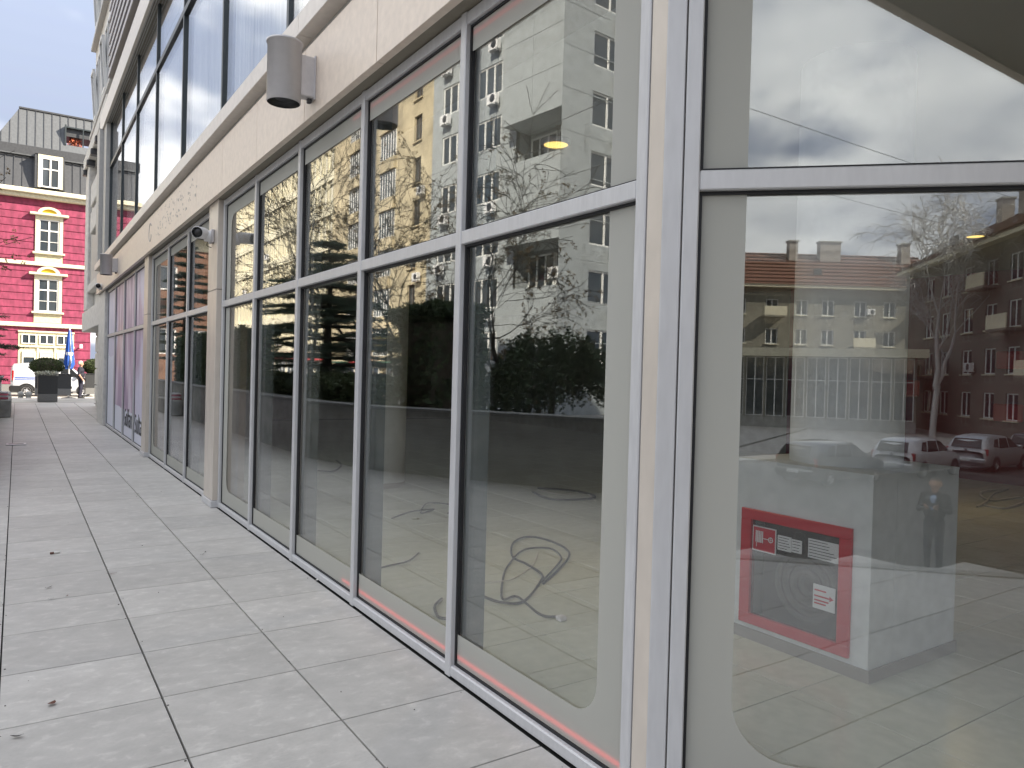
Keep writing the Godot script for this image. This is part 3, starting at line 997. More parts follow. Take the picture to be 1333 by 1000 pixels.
# ---------------------------------------------------------------- wall with real openings; local axes: x along, y up, z outwards
func wall_mesh(w: float, h: float, holes: Array, reveal := 0.22) -> ArrayMesh:
	var us := [0.0, w]
	var vs := [0.0, h]
	for r in holes:
		us.append_array([r.position.x, r.end.x])
		vs.append_array([r.position.y, r.end.y])
	us.sort()
	vs.sort()
	var st := start()
	for i in us.size() - 1:
		if us[i + 1] - us[i] < 1e-4:
			continue
		for j in vs.size() - 1:
			if vs[j + 1] - vs[j] < 1e-4:
				continue
			var m := Vector2((us[i] + us[i + 1]) / 2, (vs[j] + vs[j + 1]) / 2)
			var open := false
			for r in holes:
				if r.has_point(m):
					open = true
					break
			if not open:
				quad(st, Vector3(us[i], vs[j], 0), Vector3(us[i + 1], vs[j], 0), Vector3(us[i + 1], vs[j + 1], 0), Vector3(us[i], vs[j + 1], 0))
	for r in holes:
		var a := Vector3(r.position.x, r.position.y, 0)
		var b := Vector3(r.end.x, r.position.y, 0)
		var c := Vector3(r.end.x, r.end.y, 0)
		var d := Vector3(r.position.x, r.end.y, 0)
		var k := Vector3(0, 0, -reveal)
		quad(st, a, b, b + k, a + k)
		quad(st, b, c, c + k, b + k)
		quad(st, c, d, d + k, c + k)
		quad(st, d, a, a + k, d + k)
	return done(st)

# a window: surface 0 frame and bars, surface 1 glass; origin at its lower middle
func window_mesh(w: float, h: float, cols: int, bar_at: float, fr: Material, gl: Material, t := 0.07) -> ArrayMesh:
	var key := "win %.2f %.2f %d %.2f %s %s" % [w, h, cols, bar_at, fr.resource_name, gl.resource_name]
	if boxes.has(key):
		return boxes[key]
	var st := start()
	sbox(st, -w / 2, -w / 2 + t, 0, h, -0.04, 0.04)
	sbox(st, w / 2 - t, w / 2, 0, h, -0.04, 0.04)
	sbox(st, -w / 2 + t, w / 2 - t, 0, t, -0.04, 0.04)
	sbox(st, -w / 2 + t, w / 2 - t, h - t, h, -0.04, 0.04)
	for k in range(1, cols):
		var x := -w / 2 + w * k / cols
		sbox(st, x - t * 0.6, x + t * 0.6, t, h - t, -0.035, 0.045)
	if bar_at > 0.0:
		sbox(st, -w / 2 + t, w / 2 - t, h * bar_at - t / 2, h * bar_at + t / 2, -0.03, 0.035)
	var mesh := done(st)
	var s2 := start()
	quad(s2, Vector3(-w / 2 + 0.02, 0.02, 0), Vector3(w / 2 - 0.02, 0.02, 0), Vector3(w / 2 - 0.02, h - 0.02, 0), Vector3(-w / 2 + 0.02, h - 0.02, 0))
	s2.generate_normals()
	mesh = s2.commit(mesh)
	mesh.surface_set_material(0, fr)
	mesh.surface_set_material(1, gl)
	boxes[key] = mesh
	return mesh

func air_unit(parent: Node3D, at: Vector3) -> void:
	var a := part("air_conditioner", parent)
	a.position = at
	inst("casing", block(Vector3(0.82, 0.58, 0.30), 0.02), M.white_plastic, a)
	inst("fan_grille", lathe([Vector2(0.0, 0.012), Vector2(0.21, 0.012), Vector2(0.23, 0.0)], 16), M.dark_metal, a, Vector3(-0.12, 0, 0.152), Vector3(PI / 2, 0, 0))
	for s in [-0.3, 0.3]:
		inst("bracket", block(Vector3(0.04, 0.06, 0.42)), M.white_plastic, a, Vector3(s, -0.32, -0.02))

# ---------------------------------------------------------------- straight ahead: stone wing, pink house, crossing
func build_far_street() -> void:
	var s := thing("stone_building", "narrow white stone building with tilted open windows beyond the glazed offices", "building", Vector3(1.98, 0, -21.45))
	# local: x into the building, z along the street
	bx("wall", M.white_stone, s, 0.10, 14.0, 2.7, 17.0, -7.55, 0.0)
	bx("ground_wall", M.grey_panel, s, 0.28, 14.0, -0.6, 2.7, -7.5, 0.0)
	for y in [0.2, 0.75, 1.3, 1.85, 2.4]:
		bx("stone_course", M.white_stone, s, 0.24, 0.30, y, y + 0.50, -7.52, -4.4, 0.01)
	bx("ledge", M.white_stone, s, -0.16, 0.4, 2.5, 3.15, -7.65, 0.0, 0.02)
	bx("ledge", M.white_stone, s, -0.10, 0.4, 3.75, 4.0, -7.62, 0.0, 0.02)
	bx("pilaster", M.white_stone, s, -0.12, 0.1, 3.2, 8.0, -7.6, -6.4, 0.02)
	bx("recess_panel", M.grey_panel, s, -0.03, 0.1, 4.0, 7.2, -6.3, -1.2)
	for y in [5.3, 6.1]:
		bx("stone_block", M.white_stone, s, -0.22, 0.1, y, y + 0.62, -4.0, -0.3, 0.02)
	bx("cornice", M.white_stone, s, -0.20, 0.4, 7.9, 8.3, -7.7, 0.0, 0.02)
	for k in 5:
		bx("cornice_bracket", M.dark_metal, s, -0.24, 0.0, 7.72, 7.9, -7.4 + k * 1.5, -7.1 + k * 1.5, 0.02)
	bx("string_course", M.grey_panel, s, -0.05, 0.2, 9.0, 9.12, -7.58, 0.0)
	bx("string_course", M.grey_panel, s, -0.05, 0.2, 12.0, 12.12, -7.58, 0.0)
	for y in [9.35, 12.35]:
		for z in [-6.0, -3.0]:
			var w := part("window", s)
			w.position = Vector3(0.09, y, z)
			w.rotation.y = -PI / 2
			inst("frame", window_mesh(1.5, 2.0, 2, 0.0, M.white_frame, M.window_glass), null, w)
			inst("open_sash", window_mesh(0.72, 1.5, 1, 0.0, M.white_frame, M.window_glass), null, w, Vector3(-0.36, 0.06, 0.05), Vector3(0.07, 0, 0))
			bx("sill", M.white_stone, w, -0.80, 0.80, -0.08, -0.02, -0.02, 0.09, 0.01)
	pink_house()
	# low things on the crossing
	planter(Vector3(0.96, 0, -32.35), 0.62, 0.93, "dark granite planter with pale flowers in front of the round bush", 1)
	planter(Vector3(1.36, 0, -38.9), 1.36, 0.93, "dark granite planter holding the wide clipped round bush beside the van", 2)
	planter(Vector3(3.1, 0, -40.4), 0.8, 0.95, "dark granite planter with a round bush beside the standing man", 3)
	for p in [[0.15, "pale stone ball by the rear wheel of the van"], [0.42, "pale stone ball next to the front granite planter"]]:
		var b := thing("stone_ball", p[1], "bollard", Vector3(p[0], -0.04, -36.4), 0.0, "stone balls on the crossing")
		var prof := []
		for k in 13:
			var a := -PI / 2 + PI * k / 12.0
			prof.append(Vector2(maxf(0.115 * cos(a), 0.0), 0.155 + 0.115 * sin(a)))
		inst("ball", lathe(prof, 20), M.concrete, b)
		inst("foot", lathe([Vector2(0.10, 0.0), Vector2(0.09, 0.06), Vector2(0.0, 0.06)], 16), M.concrete, b)
	parasol()
	var man := person("person", "grey haired person in dark navy shirt and trousers standing by the planters", Vector3(2.49, 0.0 - 0.06, -40.0), deg_to_rad(75), 1.76, {"top": Color(0.012, 0.014, 0.026), "legs": Color(0.012, 0.014, 0.03), "arm": "bare"}, "hair_grey")
	man.position.y = -0.22
	van()
	# bench block at the terrace edge with a pink cushion
	var be := thing("bench", "grey concrete bench block with a pink striped cushion at the terrace edge", "bench", Vector3(-0.42, 0, -24.6))
	inst("seat_block", block(Vector3(0.62, 0.45, 3.0), 0.02), M.concrete, be, Vector3(0, 0.225, 0))
	for k in 4:
		inst("cushion_band", block(Vector3(0.5, 0.05, 0.3), 0.02), M.cushion_pink if k % 2 == 0 else M.parasol_white, be, Vector3(0, 0.48 + 0.05 * k, 1.0))
	for z in [-28.4]:
		var b2 := thing("bench", "bare grey concrete bench block farther along the terrace edge", "bench", Vector3(-0.44, 0, z))
		inst("seat_block", block(Vector3(0.6, 0.45, 2.4), 0.02), M.concrete, b2, Vector3(0, 0.225, 0))
		bx("seat_recess", M.granite_dark, b2, 0.28, 0.305, 0.03, 0.36, -0.9, -0.3)

func pink_house() -> void:
	var p := thing("pink_house", "bright pink house with cream window surrounds and a grey metal mansard roof", "building", Vector3(0, -0.45, -52))
	# local: x to the right, z towards us; heights counted from the street
	var y0 := 0.45
	bx("core", M.pink_paint, p, -2.3, 3.72, 0.0, 11.5, -12.0, -0.04)
	bx("socle", M.granite_light, p, -2.32, 3.75, 0.0, 0.55, -0.1, 0.02, 0.01)
	var open := [[0.76, 2.20, 4.1 + y0, 6.7 + y0], [0.76, 2.20, 7.35 + y0, 10.15 + y0], [0.05, 2.85, 0.0, 3.25 + y0]]
	# rusticated courses, each a board with its own joint
	var y := 0.57
	while y < 10.95 + y0:
		var pitch := 0.52 if y < 3.6 + y0 else 0.43
		var y1 := minf(y + pitch - 0.035, 11.0 + y0)
		var cut := []
		for r in open:
			if y1 > r[2] and y < r[3]:
				cut = r
		var spans := [[-2.3, 3.72]] if cut.is_empty() else [[-2.3, cut[0] - 0.002], [cut[1] + 0.002, 3.72]]
		for sp in spans:
			bx("wall_course", M.pink_paint, p, sp[0], sp[1], y, y1, -0.05, 0.0, 0.012)
		y += pitch
	for r in [[3.50, 3.75, 0.14], [7.12, 7.34, 0.12]]:
		bx("string_course", M.cream_trim, p, -2.34, 3.76, r[0] + y0, r[1] + y0, -0.05, r[2], 0.02)
	for yy in range(8):
		bx("quoin", M.cream_trim, p, 3.45, 3.78, 3.9 + yy * 0.92 + y0, 4.7 + yy * 0.92 + y0, -0.05, 0.03, 0.01)
	bx("cornice", M.cream_trim, p, -2.6, 4.0, 11.02 + y0, 11.25 + y0, -0.1, 0.35, 0.03)
	bx("cornice", M.cream_trim, p, -2.7, 4.1, 11.25 + y0, 11.52 + y0, -0.1, 0.55, 0.03)
	for sill in [4.43, 7.94]:
		var w := part("window", p)
		w.position = Vector3(1.48, sill + y0, 0)
		bx("surround", M.cream_trim, w, -0.70, -0.52, 0.0, 2.15, -0.05, 0.07, 0.01)
		bx("surround", M.cream_trim, w, 0.52, 0.70, 0.0, 2.15, -0.05, 0.07, 0.01)
		bx("surround", M.cream_trim, w, -0.52, 0.52, 1.95, 2.15, -0.05, 0.07, 0.01)
		bx("sill", M.cream_trim, w, -0.82, 0.82, -0.12, 0.0, -0.05, 0.20, 0.02)
		bx("apron", M.cream_pale, w, -0.70, 0.70, -0.66, -0.12, -0.05, 0.03, 0.01)
		bx("hood", M.cream_trim, w, -0.98, 0.98, 2.15, 2.29, -0.05, 0.30, 0.02)
		var arch := start()
		for k in 14:
			var a := PI * k / 14.0
			var b := PI * (k + 1) / 14.0
			var ring := func(t: float, r: float, z: float): return Vector3(cos(t) * r * 1.12, 2.29 + sin(t) * r * 0.72, z)
			quad(arch, ring.call(a, 0.34, 0.22), ring.call(a, 0.52, 0.22), ring.call(b, 0.52, 0.22), ring.call(b, 0.34, 0.22))
			quad(arch, ring.call(a, 0.52, 0.22), ring.call(a, 0.52, -0.05), ring.call(b, 0.52, -0.05), ring.call(b, 0.52, 0.22))
			quad(arch, ring.call(a, 0.34, -0.05), ring.call(a, 0.34, 0.22), ring.call(b, 0.34, 0.22), ring.call(b, 0.34, -0.05))
		inst("arch", done(arch), M.cream_trim, w)
		var tym := start()
		for k in 14:
			var a := PI * k / 14.0
			var b := PI * (k + 1) / 14.0
			tri(tym, Vector3(0, 2.29, 0.10), Vector3(cos(a) * 0.38, 2.29 + sin(a) * 0.245, 0.10), Vector3(cos(b) * 0.38, 2.29 + sin(b) * 0.245, 0.10))
		inst("tympanum", done(tym), M.yellow_paint, w)
		inst("sash", window_mesh(1.04, 1.95, 2, 0.66, M.white_frame, M.window_glass, 0.075), null, w, Vector3(0, 0, -0.02))
		bx("glazing_bar", M.white_frame, w, -0.45, 0.45, 0.62, 0.65, -0.01, 0.02)
		if sill < 5:
			bx("curtain", M.curtain, w, -0.48, 0.48, 1.32, 1.9, -0.035, -0.022)
	# cream shop front
	var sh := part("shop_front", p)
	bx("shop_surround", M.cream_pale, sh, 0.05, 2.85, 0.0, 3.25 + y0, -0.06, 0.02)
	bx("shop_ledge", M.cream_trim, sh, 0.02, 2.88, 2.30 + y0, 2.42 + y0, 0.02, 0.10, 0.01)
	bx("shop_ledge", M.cream_trim, sh, 0.02, 2.88, 3.18 + y0, 3.28 + y0, 0.02, 0.10, 0.01)
	for k in 3:
		var x := 0.58 + k * 0.88
		inst("upper_light", window_mesh(0.74, 0.56, 2, 0.0, M.white_frame, M.window_glass, 0.05), null, sh, Vector3(x, 2.5 + y0, 0.05))
		inst("shop_window", window_mesh(0.66, 1.5, 1, 0.0, M.white_frame, M.window_glass, 0.06), null, sh, Vector3(x, 0.55 + y0, 0.05))
		bx("shop_blind", M.curtain, sh, x - 0.27, x + 0.27, 1.70 + y0, 1.98 + y0, 0.06, 0.075)
		bx("mullion_post", M.cream_trim, sh, x + 0.38, x + 0.50, 0.45 + y0, 2.28 + y0, 0.02, 0.08, 0.01)
	var fl := part("floodlight", p)
	inst("arm", block(Vector3(0.05, 0.05, 0.4)), M.black_plastic, fl, Vector3(3.1, 2.35 + y0, 0.2))
	inst("head", block(Vector3(0.16, 0.24, 0.12), 0.02), M.white_plastic, fl, Vector3(3.2, 2.45 + y0, 0.42))
	# mansard: dark standing seam skirt, paler upper roof, dormer, roof terrace window
	var roof := part("roof", p)
	var st := start()
	quad(st, Vector3(-2.5, 11.52 + y0, 0.25), Vector3(3.9, 11.52 + y0, 0.25), Vector3(3.9, 13.55 + y0, -0.25), Vector3(-2.5, 13.55 + y0, -0.25))
	inst("skirt", done(st), M.roof_dark, roof)
	for k in 16:
		var x := -2.4 + k * 0.42
		var sm := start()
		sbox(sm, x - 0.018, x + 0.018, 0.0, 2.09, 0.0, 0.05)
		inst("seam", done(sm), M.roof_dark, roof, Vector3(0, 11.52 + y0, 0.25), Vector3(-atan2(0.5, 2.03), 0, 0))
	bx("gutter_band", M.roof_dark, roof, -2.6, 4.0, 13.55 + y0, 14.12 + y0, -0.6, -0.12, 0.02)
	bx("gutter_edge", M.roof_light, roof, -2.6, 4.0, 13.50 + y0, 13.57 + y0, -0.10, -0.04)
	var up := start()
	var zf := func(yy: float): return -0.3 - (yy - 14.12) * 0.35
	for r in [[-1.35, 2.24, 14.12, 16.5, -0.08], [2.24, 3.9, 15.76, 16.5, 2.24]]:
		quad(up, Vector3(r[0], r[2] + y0, zf.call(r[2])), Vector3(r[1], r[2] + y0, zf.call(r[2])), Vector3(r[1], r[3] + y0, zf.call(r[3])), Vector3(r[4], r[3] + y0, zf.call(r[3])))
	quad(up, Vector3(2.24, 14.12 + y0, zf.call(14.12)), Vector3(3.9, 14.12 + y0, zf.call(14.12)), Vector3(3.9, 14.6 + y0, zf.call(14.6)), Vector3(2.24, 14.6 + y0, zf.call(14.6)))
	quad(up, Vector3(-1.35, 14.12 + y0, -0.3), Vector3(-0.08, 16.5 + y0, -1.13), Vector3(-0.08, 16.5 + y0, -9.0), Vector3(-1.35, 14.12 + y0, -9.0))
	inst("upper_slope", done(up), M.roof_light, roof)
	for k in 12:
		var x := -0.95 + k * 0.42
		var top := 16.5 if x > -0.08 else 14.12 + (x + 1.35) / 1.27 * 2.38
		var low := 15.76 if x > 2.24 else 14.12
		var sm := start()
		quad(sm, Vector3(x - 0.015, low + y0, zf.call(low) + 0.05), Vector3(x + 0.015, low + y0, zf.call(low) + 0.05), Vector3(x + 0.015, top + y0, zf.call(top) + 0.05), Vector3(x - 0.015, top + y0, zf.call(top) + 0.05))
		quad(sm, Vector3(x + 0.015, low + y0, zf.call(low) + 0.05), Vector3(x + 0.015, low + y0, zf.call(low) - 0.01), Vector3(x + 0.015, top + y0, zf.call(top) - 0.01), Vector3(x + 0.015, top + y0, zf.call(top) + 0.05))
		quad(sm, Vector3(x - 0.015, low + y0, zf.call(low) - 0.01), Vector3(x - 0.015, low + y0, zf.call(low) + 0.05), Vector3(x - 0.015, top + y0, zf.call(top) + 0.05), Vector3(x - 0.015, top + y0, zf.call(top) - 0.01))
		inst("seam", done(sm), M.roof_dark, roof)
	bx("ridge_cap", M.roof_dark, roof, -0.12, 3.95, 16.47 + y0, 16.56 + y0, -1.25, -1.05)
	bx("terrace_frame", M.dark_frame, roof, 2.2, 2.28, 14.58 + y0, 15.8 + y0, -0.9, -0.4)
	bx("terrace_frame", M.dark_frame, roof, 2.28, 3.95, 15.72 + y0, 15.8 + y0, -0.95, -0.75)
	bx("terrace_frame", M.dark_frame, roof, 3.15, 3.21, 14.6 + y0, 15.74 + y0, -0.78, -0.70)
	bx("terrace_awning", M.roof_dark, roof, 2.28, 3.9, 15.25 + y0, 15.74 + y0, -2.6, -0.95)
	var dorm := part("dormer", roof)
	dorm.position = Vector3(1.48, 11.62 + y0, 0)
	bx("dormer_side", M.roof_dark, dorm, -0.78, -0.62, 0.0, 1.98, -0.4, 0.42)
	bx("dormer_side", M.roof_dark, dorm, 0.62, 0.70, 0.0, 1.98, -0.4, 0.42)
	bx("dormer_roof", M.roof_dark, dorm, -0.78, 0.70, 1.98, 2.08, -0.4, 0.46)
	bx("dormer_frame", M.cream_trim, dorm, -0.62, -0.46, 0.05, 1.96, 0.36, 0.46)
	bx("dormer_frame", M.cream_trim, dorm, 0.46, 0.62, 0.05, 1.96, 0.36, 0.46)
	bx("dormer_frame", M.cream_trim, dorm, -0.46, 0.46, 1.80, 1.96, 0.36, 0.46)
	inst("sash", window_mesh(0.92, 1.72, 2, 0.62, M.white_frame, M.window_glass, 0.07), null, dorm, Vector3(0, 0.08, 0.40))
	# the shrub on the roof terrace
	var tr := thing("terrace_shrub", "small red leaved shrub on the roof terrace of the pink house", "shrub", Vector3(2.75, 14.45, -53.3))
	var st2 := start()
	tube(st2, [Vector3(0, 0, 0), Vector3(0.03, 0.5, 0), Vector3(0, 1.0, 0)], [0.03, 0.02, 0.01], 5)
	inst("stem", done(st2), M.twig, tr)
	var xf := []
	for k in 260:
		var hh := rng.randf()
		var rr := 0.46 * (1.0 - hh * 0.8) * sqrt(rng.randf())
		var a := rng.randf() * TAU
		xf.append(leaf_at(Vector3(cos(a) * rr, 0.25 + hh * 0.95, sin(a) * rr), 0.12))
	scatter("foliage", tr, sprig(4, 0.9), M.red_leaf, xf, 0.5)

func planter(at: Vector3, w: float, h: float, label: String, kind: int) -> void:
	var p := thing("planter", label, "planter", at, 0.0, "granite planters at the terrace end")
	var d := minf(w, 0.7)
	for s in [[0, d / 2], [0, -d / 2]]:
		inst("foot_panel", block(Vector3(w, 0.29, 0.03), 0.004), M.granite_light, p, Vector3(0, 0.145, s[1]))
		inst("dark_panel", block(Vector3(w, h - 0.30, 0.03), 0.004), M.granite_dark, p, Vector3(0, 0.295 + (h - 0.30) / 2, s[1]))
	for s in [-1, 1]:
		inst("foot_panel", block(Vector3(0.03, 0.29, d - 0.04), 0.004), M.granite_light, p, Vector3(s * (w / 2 - 0.016), 0.145, 0))
		inst("dark_panel", block(Vector3(0.03, h - 0.30, d - 0.04), 0.004), M.granite_dark, p, Vector3(s * (w / 2 - 0.016), 0.295 + (h - 0.30) / 2, 0))
	inst("rim", block(Vector3(w + 0.05, 0.025, d + 0.08), 0.006), M.granite_dark, p, Vector3(0, h + 0.008, 0))
	if kind == 1:
		var f := thing("flower_bed", "pale flowers and silvery leaves in the front granite planter", "flowers", at + Vector3(0, h + 0.02, 0))
		var xf := []
		for k in 260:
			xf.append(leaf_at(Vector3(rng.randf_range(-w / 2 - 0.08, w / 2), rng.randf_range(0.0, 0.15), rng.randf_range(-d / 2, d / 2)), 0.06))
		scatter("blossoms", f, sprig(5, 0.8), M.pale_flower, xf, 0.5)
		inst("soil_bed", block(Vector3(w * 0.9, 0.01, d * 0.9)), M.soil, f, Vector3(0, 0.012, 0))
	else:
		var r := Vector3(0.66, 0.36, 0.42) if kind == 2 else Vector3(0.46, 0.36, 0.40)
		var b := thing("round_bush", "wide clipped evergreen bush standing in the granite planter by the van" if kind == 2 else "clipped evergreen bush in the planter behind the standing man", "bush", at + Vector3(-0.25 if kind == 2 else -0.05, h + 0.02, 0))
		var core := []
		for k in 11:
			var a := -PI / 2 + PI * k / 10.0
			core.append(Vector2(maxf(cos(a), 0.0), sin(a)))
		inst("branch_core", lathe(core, 18), M.twig, b, Vector3(0, r.y * 0.9, 0)).scale = r * 0.86
		var xf := []
		for k in 2600:
			var v := Vector3(rng.randfn(), rng.randfn(), rng.randfn()).normalized()
			xf.append(leaf_at(Vector3(0, r.y * 0.9, 0) + v * r * rng.randf_range(0.84, 1.04), 0.045))
		scatter("foliage", b, sprig(5, 0.8), M.bush, xf, 0.6)

func parasol() -> void:
	var p := thing("parasol", "closed blue and white parasol standing behind the granite planters", "parasol", Vector3(2.05, -0.25, -40.6))
	inst("pole", lathe([Vector2(0.03, 0.0), Vector2(0.03, 3.35), Vector2(0.0, 3.38)], 10), M.white_plastic, p)
	inst("foot", lathe([Vector2(0.3, 0.0), Vector2(0.3, 0.05), Vector2(0.06, 0.09)], 20), M.dark_metal, p)
	var n := 16
	for k in 8:
		var st := start(true)
		for half in 2:
			var a0 := TAU * (k * 2 + half) / n
			var a1 := TAU * (k * 2 + half + 1) / n
			var prof := [[3.30, 0.03], [3.05, 0.10], [2.6, 0.15], [2.1, 0.20], [1.75, 0.25], [1.5, 0.15]]
			for j in prof.size() - 1:
				var q := func(a: float, row: Array, deep: bool): return Vector3(cos(a) * row[1] * (0.45 if deep else 1.0), row[0] - (0.12 * sin(a * 3.0) if row[0] < 2.0 else 0.0), sin(a) * row[1] * (0.45 if deep else 1.0))
				var d0 := half == 0
				quad(st, q.call(a0, prof[j], d0), q.call(a1, prof[j], not d0), q.call(a1, prof[j + 1], not d0), q.call(a0, prof[j + 1], d0))
		inst("canopy_panel", done(st), M.parasol_blue if k % 3 != 1 else M.parasol_white, p)
	inst("finial", lathe([Vector2(0.05, 3.3), Vector2(0.05, 3.42), Vector2(0.0, 3.46)], 10), M.parasol_white, p)
	inst("tie_band", lathe([Vector2(0.16, 2.05), Vector2(0.17, 2.15), Vector2(0.16, 2.2)], 12), M.parasol_white, p)

# ---------------------------------------------------------------- vehicles: stations [x, sill, belt, roof, half width, half width of roof]
func car_body(st_list: Array) -> ArrayMesh:
	var st := start(true)
	var rings := []
	for s in st_list:
		var x: float = s[0]
		var w: float = s[4]
		var rw: float = s[5]
		var half := [Vector3(x, s[1], w * 0.90), Vector3(x, s[1] + 0.10, w * 0.985), Vector3(x, lerpf(s[1], s[2], 0.6), w), Vector3(x, s[2] - 0.03, w * 0.975), Vector3(x, s[2] + 0.01, w * 0.945), Vector3(x, lerpf(s[2], s[3], 0.86) + 0.005, lerpf(w * 0.93, rw, 0.86)), Vector3(x, s[3], rw * 0.82), Vector3(x, s[3] + 0.02, 0.0)]
		var ring := half.duplicate()
		for k in range(half.size() - 2, -1, -1):
			ring.append(Vector3(half[k].x, half[k].y, -half[k].z))
		rings.append(ring)
	for k in rings.size() - 1:
		for j in rings[k].size():
			var t: int = (j + 1) % rings[k].size()
			quad(st, rings[k][j], rings[k][t], rings[k + 1][t], rings[k + 1][j])
	for e in [0, -1]:
		var c := Vector3.ZERO
		for v in rings[e]:
			c += v
		c /= rings[e].size()
		for j in rings[e].size():
			var t: int = (j + 1) % rings[e].size()
			tri(st, c, rings[e][j], rings[e][t])
	return done(st)

func wheel(parent: Node3D, at: Vector3, r: float, side: float) -> void:
	var w := part("wheel", parent)
	w.position = at
	w.rotation.x = PI / 2 * side
	inst("tyre", lathe([Vector2(r * 0.62, -0.09), Vector2(r * 0.93, -0.09), Vector2(r, -0.05), Vector2(r, 0.05), Vector2(r * 0.93, 0.09), Vector2(r * 0.64, 0.092), Vector2(r * 0.62, 0.07)], 28), M.tyre, w)
	var st := start()
	for k in 5:
		var a := TAU * k / 5.0
		var d := Vector3(cos(a), 0, sin(a))
		var s := Vector3(-sin(a), 0, cos(a))
		quad(st, d * r * 0.12 - s * 0.045 + Vector3(0, 0.085, 0), d * r * 0.12 + s * 0.045 + Vector3(0, 0.085, 0), d * r * 0.63 + s * 0.03 + Vector3(0, 0.07, 0), d * r * 0.63 - s * 0.03 + Vector3(0, 0.07, 0))
	inst("rim", done(st), M.rim, w)
	inst("rim_ring", lathe([Vector2(r * 0.63, 0.05), Vector2(r * 0.66, 0.085), Vector2(r * 0.58, 0.08), Vector2(r * 0.56, 0.03)], 28), M.rim, w)
	inst("hub", lathe([Vector2(r * 0.16, 0.07), Vector2(r * 0.14, 0.095), Vector2(0.0, 0.1)], 16), M.rim, w)
	inst("brake_disc", lathe([Vector2(0.0, 0.02), Vector2(r * 0.6, 0.02)], 20), M.dark_metal, w)

# a thin panel that lies on the flank between belt line and roof; pts are (x, y)
func flank_panel(parent: Node3D, called: String, m, pts: Array, belt: float, roof: float, w: float, rw: float, side: float, out := 0.012) -> void:
	var st := start()
	var vs := []
	for p in pts:
		var t := clampf((p[1] - belt) / (roof - belt), 0.0, 0.95)
		vs.append(Vector3(p[0], p[1], (lerpf(w * 0.945, rw, t) + out) * side))
	for k in range(1, vs.size() - 1):
		tri(st, vs[0], vs[k], vs[k + 1])
	inst(called, done(st), m, parent)

func slope_panel(parent: Node3D, called: String, m, a: Vector3, b: Vector3, half_a: float, half_b: float) -> void:   # across the car, from a up to b
	var st := start()
	quad(st, a - Vector3(0, 0, half_a), a + Vector3(0, 0, half_a), b + Vector3(0, 0, half_b), b - Vector3(0, 0, half_b))
	inst(called, done(st), m, parent)

func arch(parent: Node3D, x: float, y: float, r: float, w: float) -> void:
	for side in [-1.0, 1.0]:
		var st := start()
		for k in 16:
			var a := PI * k / 15.0 - 0.05
			var b := PI * (k + 1) / 15.0 - 0.05
			quad(st, Vector3(x, y, w * side), Vector3(x + cos(a) * r, y + sin(a) * r, w * side), Vector3(x + cos(b) * r, y + sin(b) * r, w * side), Vector3(x, y, w * side))
		inst("wheel_arch", done(st), M.black_plastic, parent)

func hatchback(called: String, label: String, at: Vector3, turn: float, paint: String, group := "") -> Node3D:
	var c := thing(called, label, "car", at, turn, group)
	var w := 0.87
	# front towards +x
	inst("body", car_body([[-2.05, 0.36, 0.78, 0.84, 0.70, 0.52], [-2.02, 0.26, 0.90, 1.02, 0.78, 0.58], [-1.9, 0.22, 0.97, 1.30, w, 0.60], [-1.6, 0.22, 0.99, 1.45, w, 0.64], [-1.0, 0.21, 0.98, 1.50, w, 0.66], [-0.3, 0.21, 0.96, 1.51, w, 0.67], [0.25, 0.21, 0.95, 1.46, w, 0.64], [0.7, 0.21, 0.95, 1.22, w, 0.68], [1.05, 0.21, 0.94, 0.99, w, 0.74], [1.5, 0.22, 0.86, 0.90, w, 0.70], [1.85, 0.24, 0.74, 0.79, 0.83, 0.62], [2.0, 0.32, 0.58, 0.64, 0.74, 0.55]]), M[paint], c)
	for s in [-1.0, 1.0]:
		flank_panel(c, "side_window", M.car_glass, [[-0.92, 1.0], [-0.06, 1.0], [-0.06, 1.40], [-0.70, 1.41]], 0.97, 1.5, w, 0.66, s)
		flank_panel(c, "side_window", M.car_glass, [[0.02, 1.0], [0.86, 1.0], [0.32, 1.37], [0.02, 1.41]], 0.96, 1.5, w, 0.66, s)
		flank_panel(c, "quarter_window", M.car_glass, [[-1.42, 1.06], [-1.0, 1.02], [-0.82, 1.38], [-1.15, 1.36]], 0.98, 1.48, w, 0.66, s)
		inst("mirror", block(Vector3(0.14, 0.13, 0.18), 0.03), M[paint], c, Vector3(0.72, 1.03, s * 0.94))
		inst("tail_lamp_glass", block(Vector3(0.16, 0.30, 0.20), 0.03), M.tail_light, c, Vector3(-1.93, 0.83, s * 0.74))
		inst("headlamp", block(Vector3(0.2, 0.14, 0.3), 0.04), M.rim, c, Vector3(1.86, 0.66, s * 0.62))
		inst("door_handle", block(Vector3(0.16, 0.03, 0.03), 0.01), M[paint], c, Vector3(-0.2, 0.86, s * 0.875))
		for x in [-1.28, 1.28]:
			wheel(c, Vector3(x, 0.31, s * 0.80), 0.31, s)
	for x in [-1.28, 1.28]:
		arch(c, x, 0.31, 0.37, 0.879)
	slope_panel(c, "rear_window", M.car_glass, Vector3(-2.075, 1.00, 0), Vector3(-1.86, 1.37, 0), 0.60, 0.54)
	slope_panel(c, "windscreen", M.car_glass, Vector3(1.06, 1.01, 0), Vector3(0.30, 1.46, 0), 0.66, 0.56)
	inst("bumper", block(Vector3(0.14, 0.24, 1.62), 0.06), M[paint], c, Vector3(-2.05, 0.46, 0))
	inst("number_plate", block(Vector3(0.02, 0.11, 0.46)), M.paper, c, Vector3(-2.13, 0.50, 0))
	inst("badge", block(Vector3(0.02, 0.09, 0.09), 0.01), M.dark_metal, c, Vector3(-2.07, 0.90, 0))
	return c

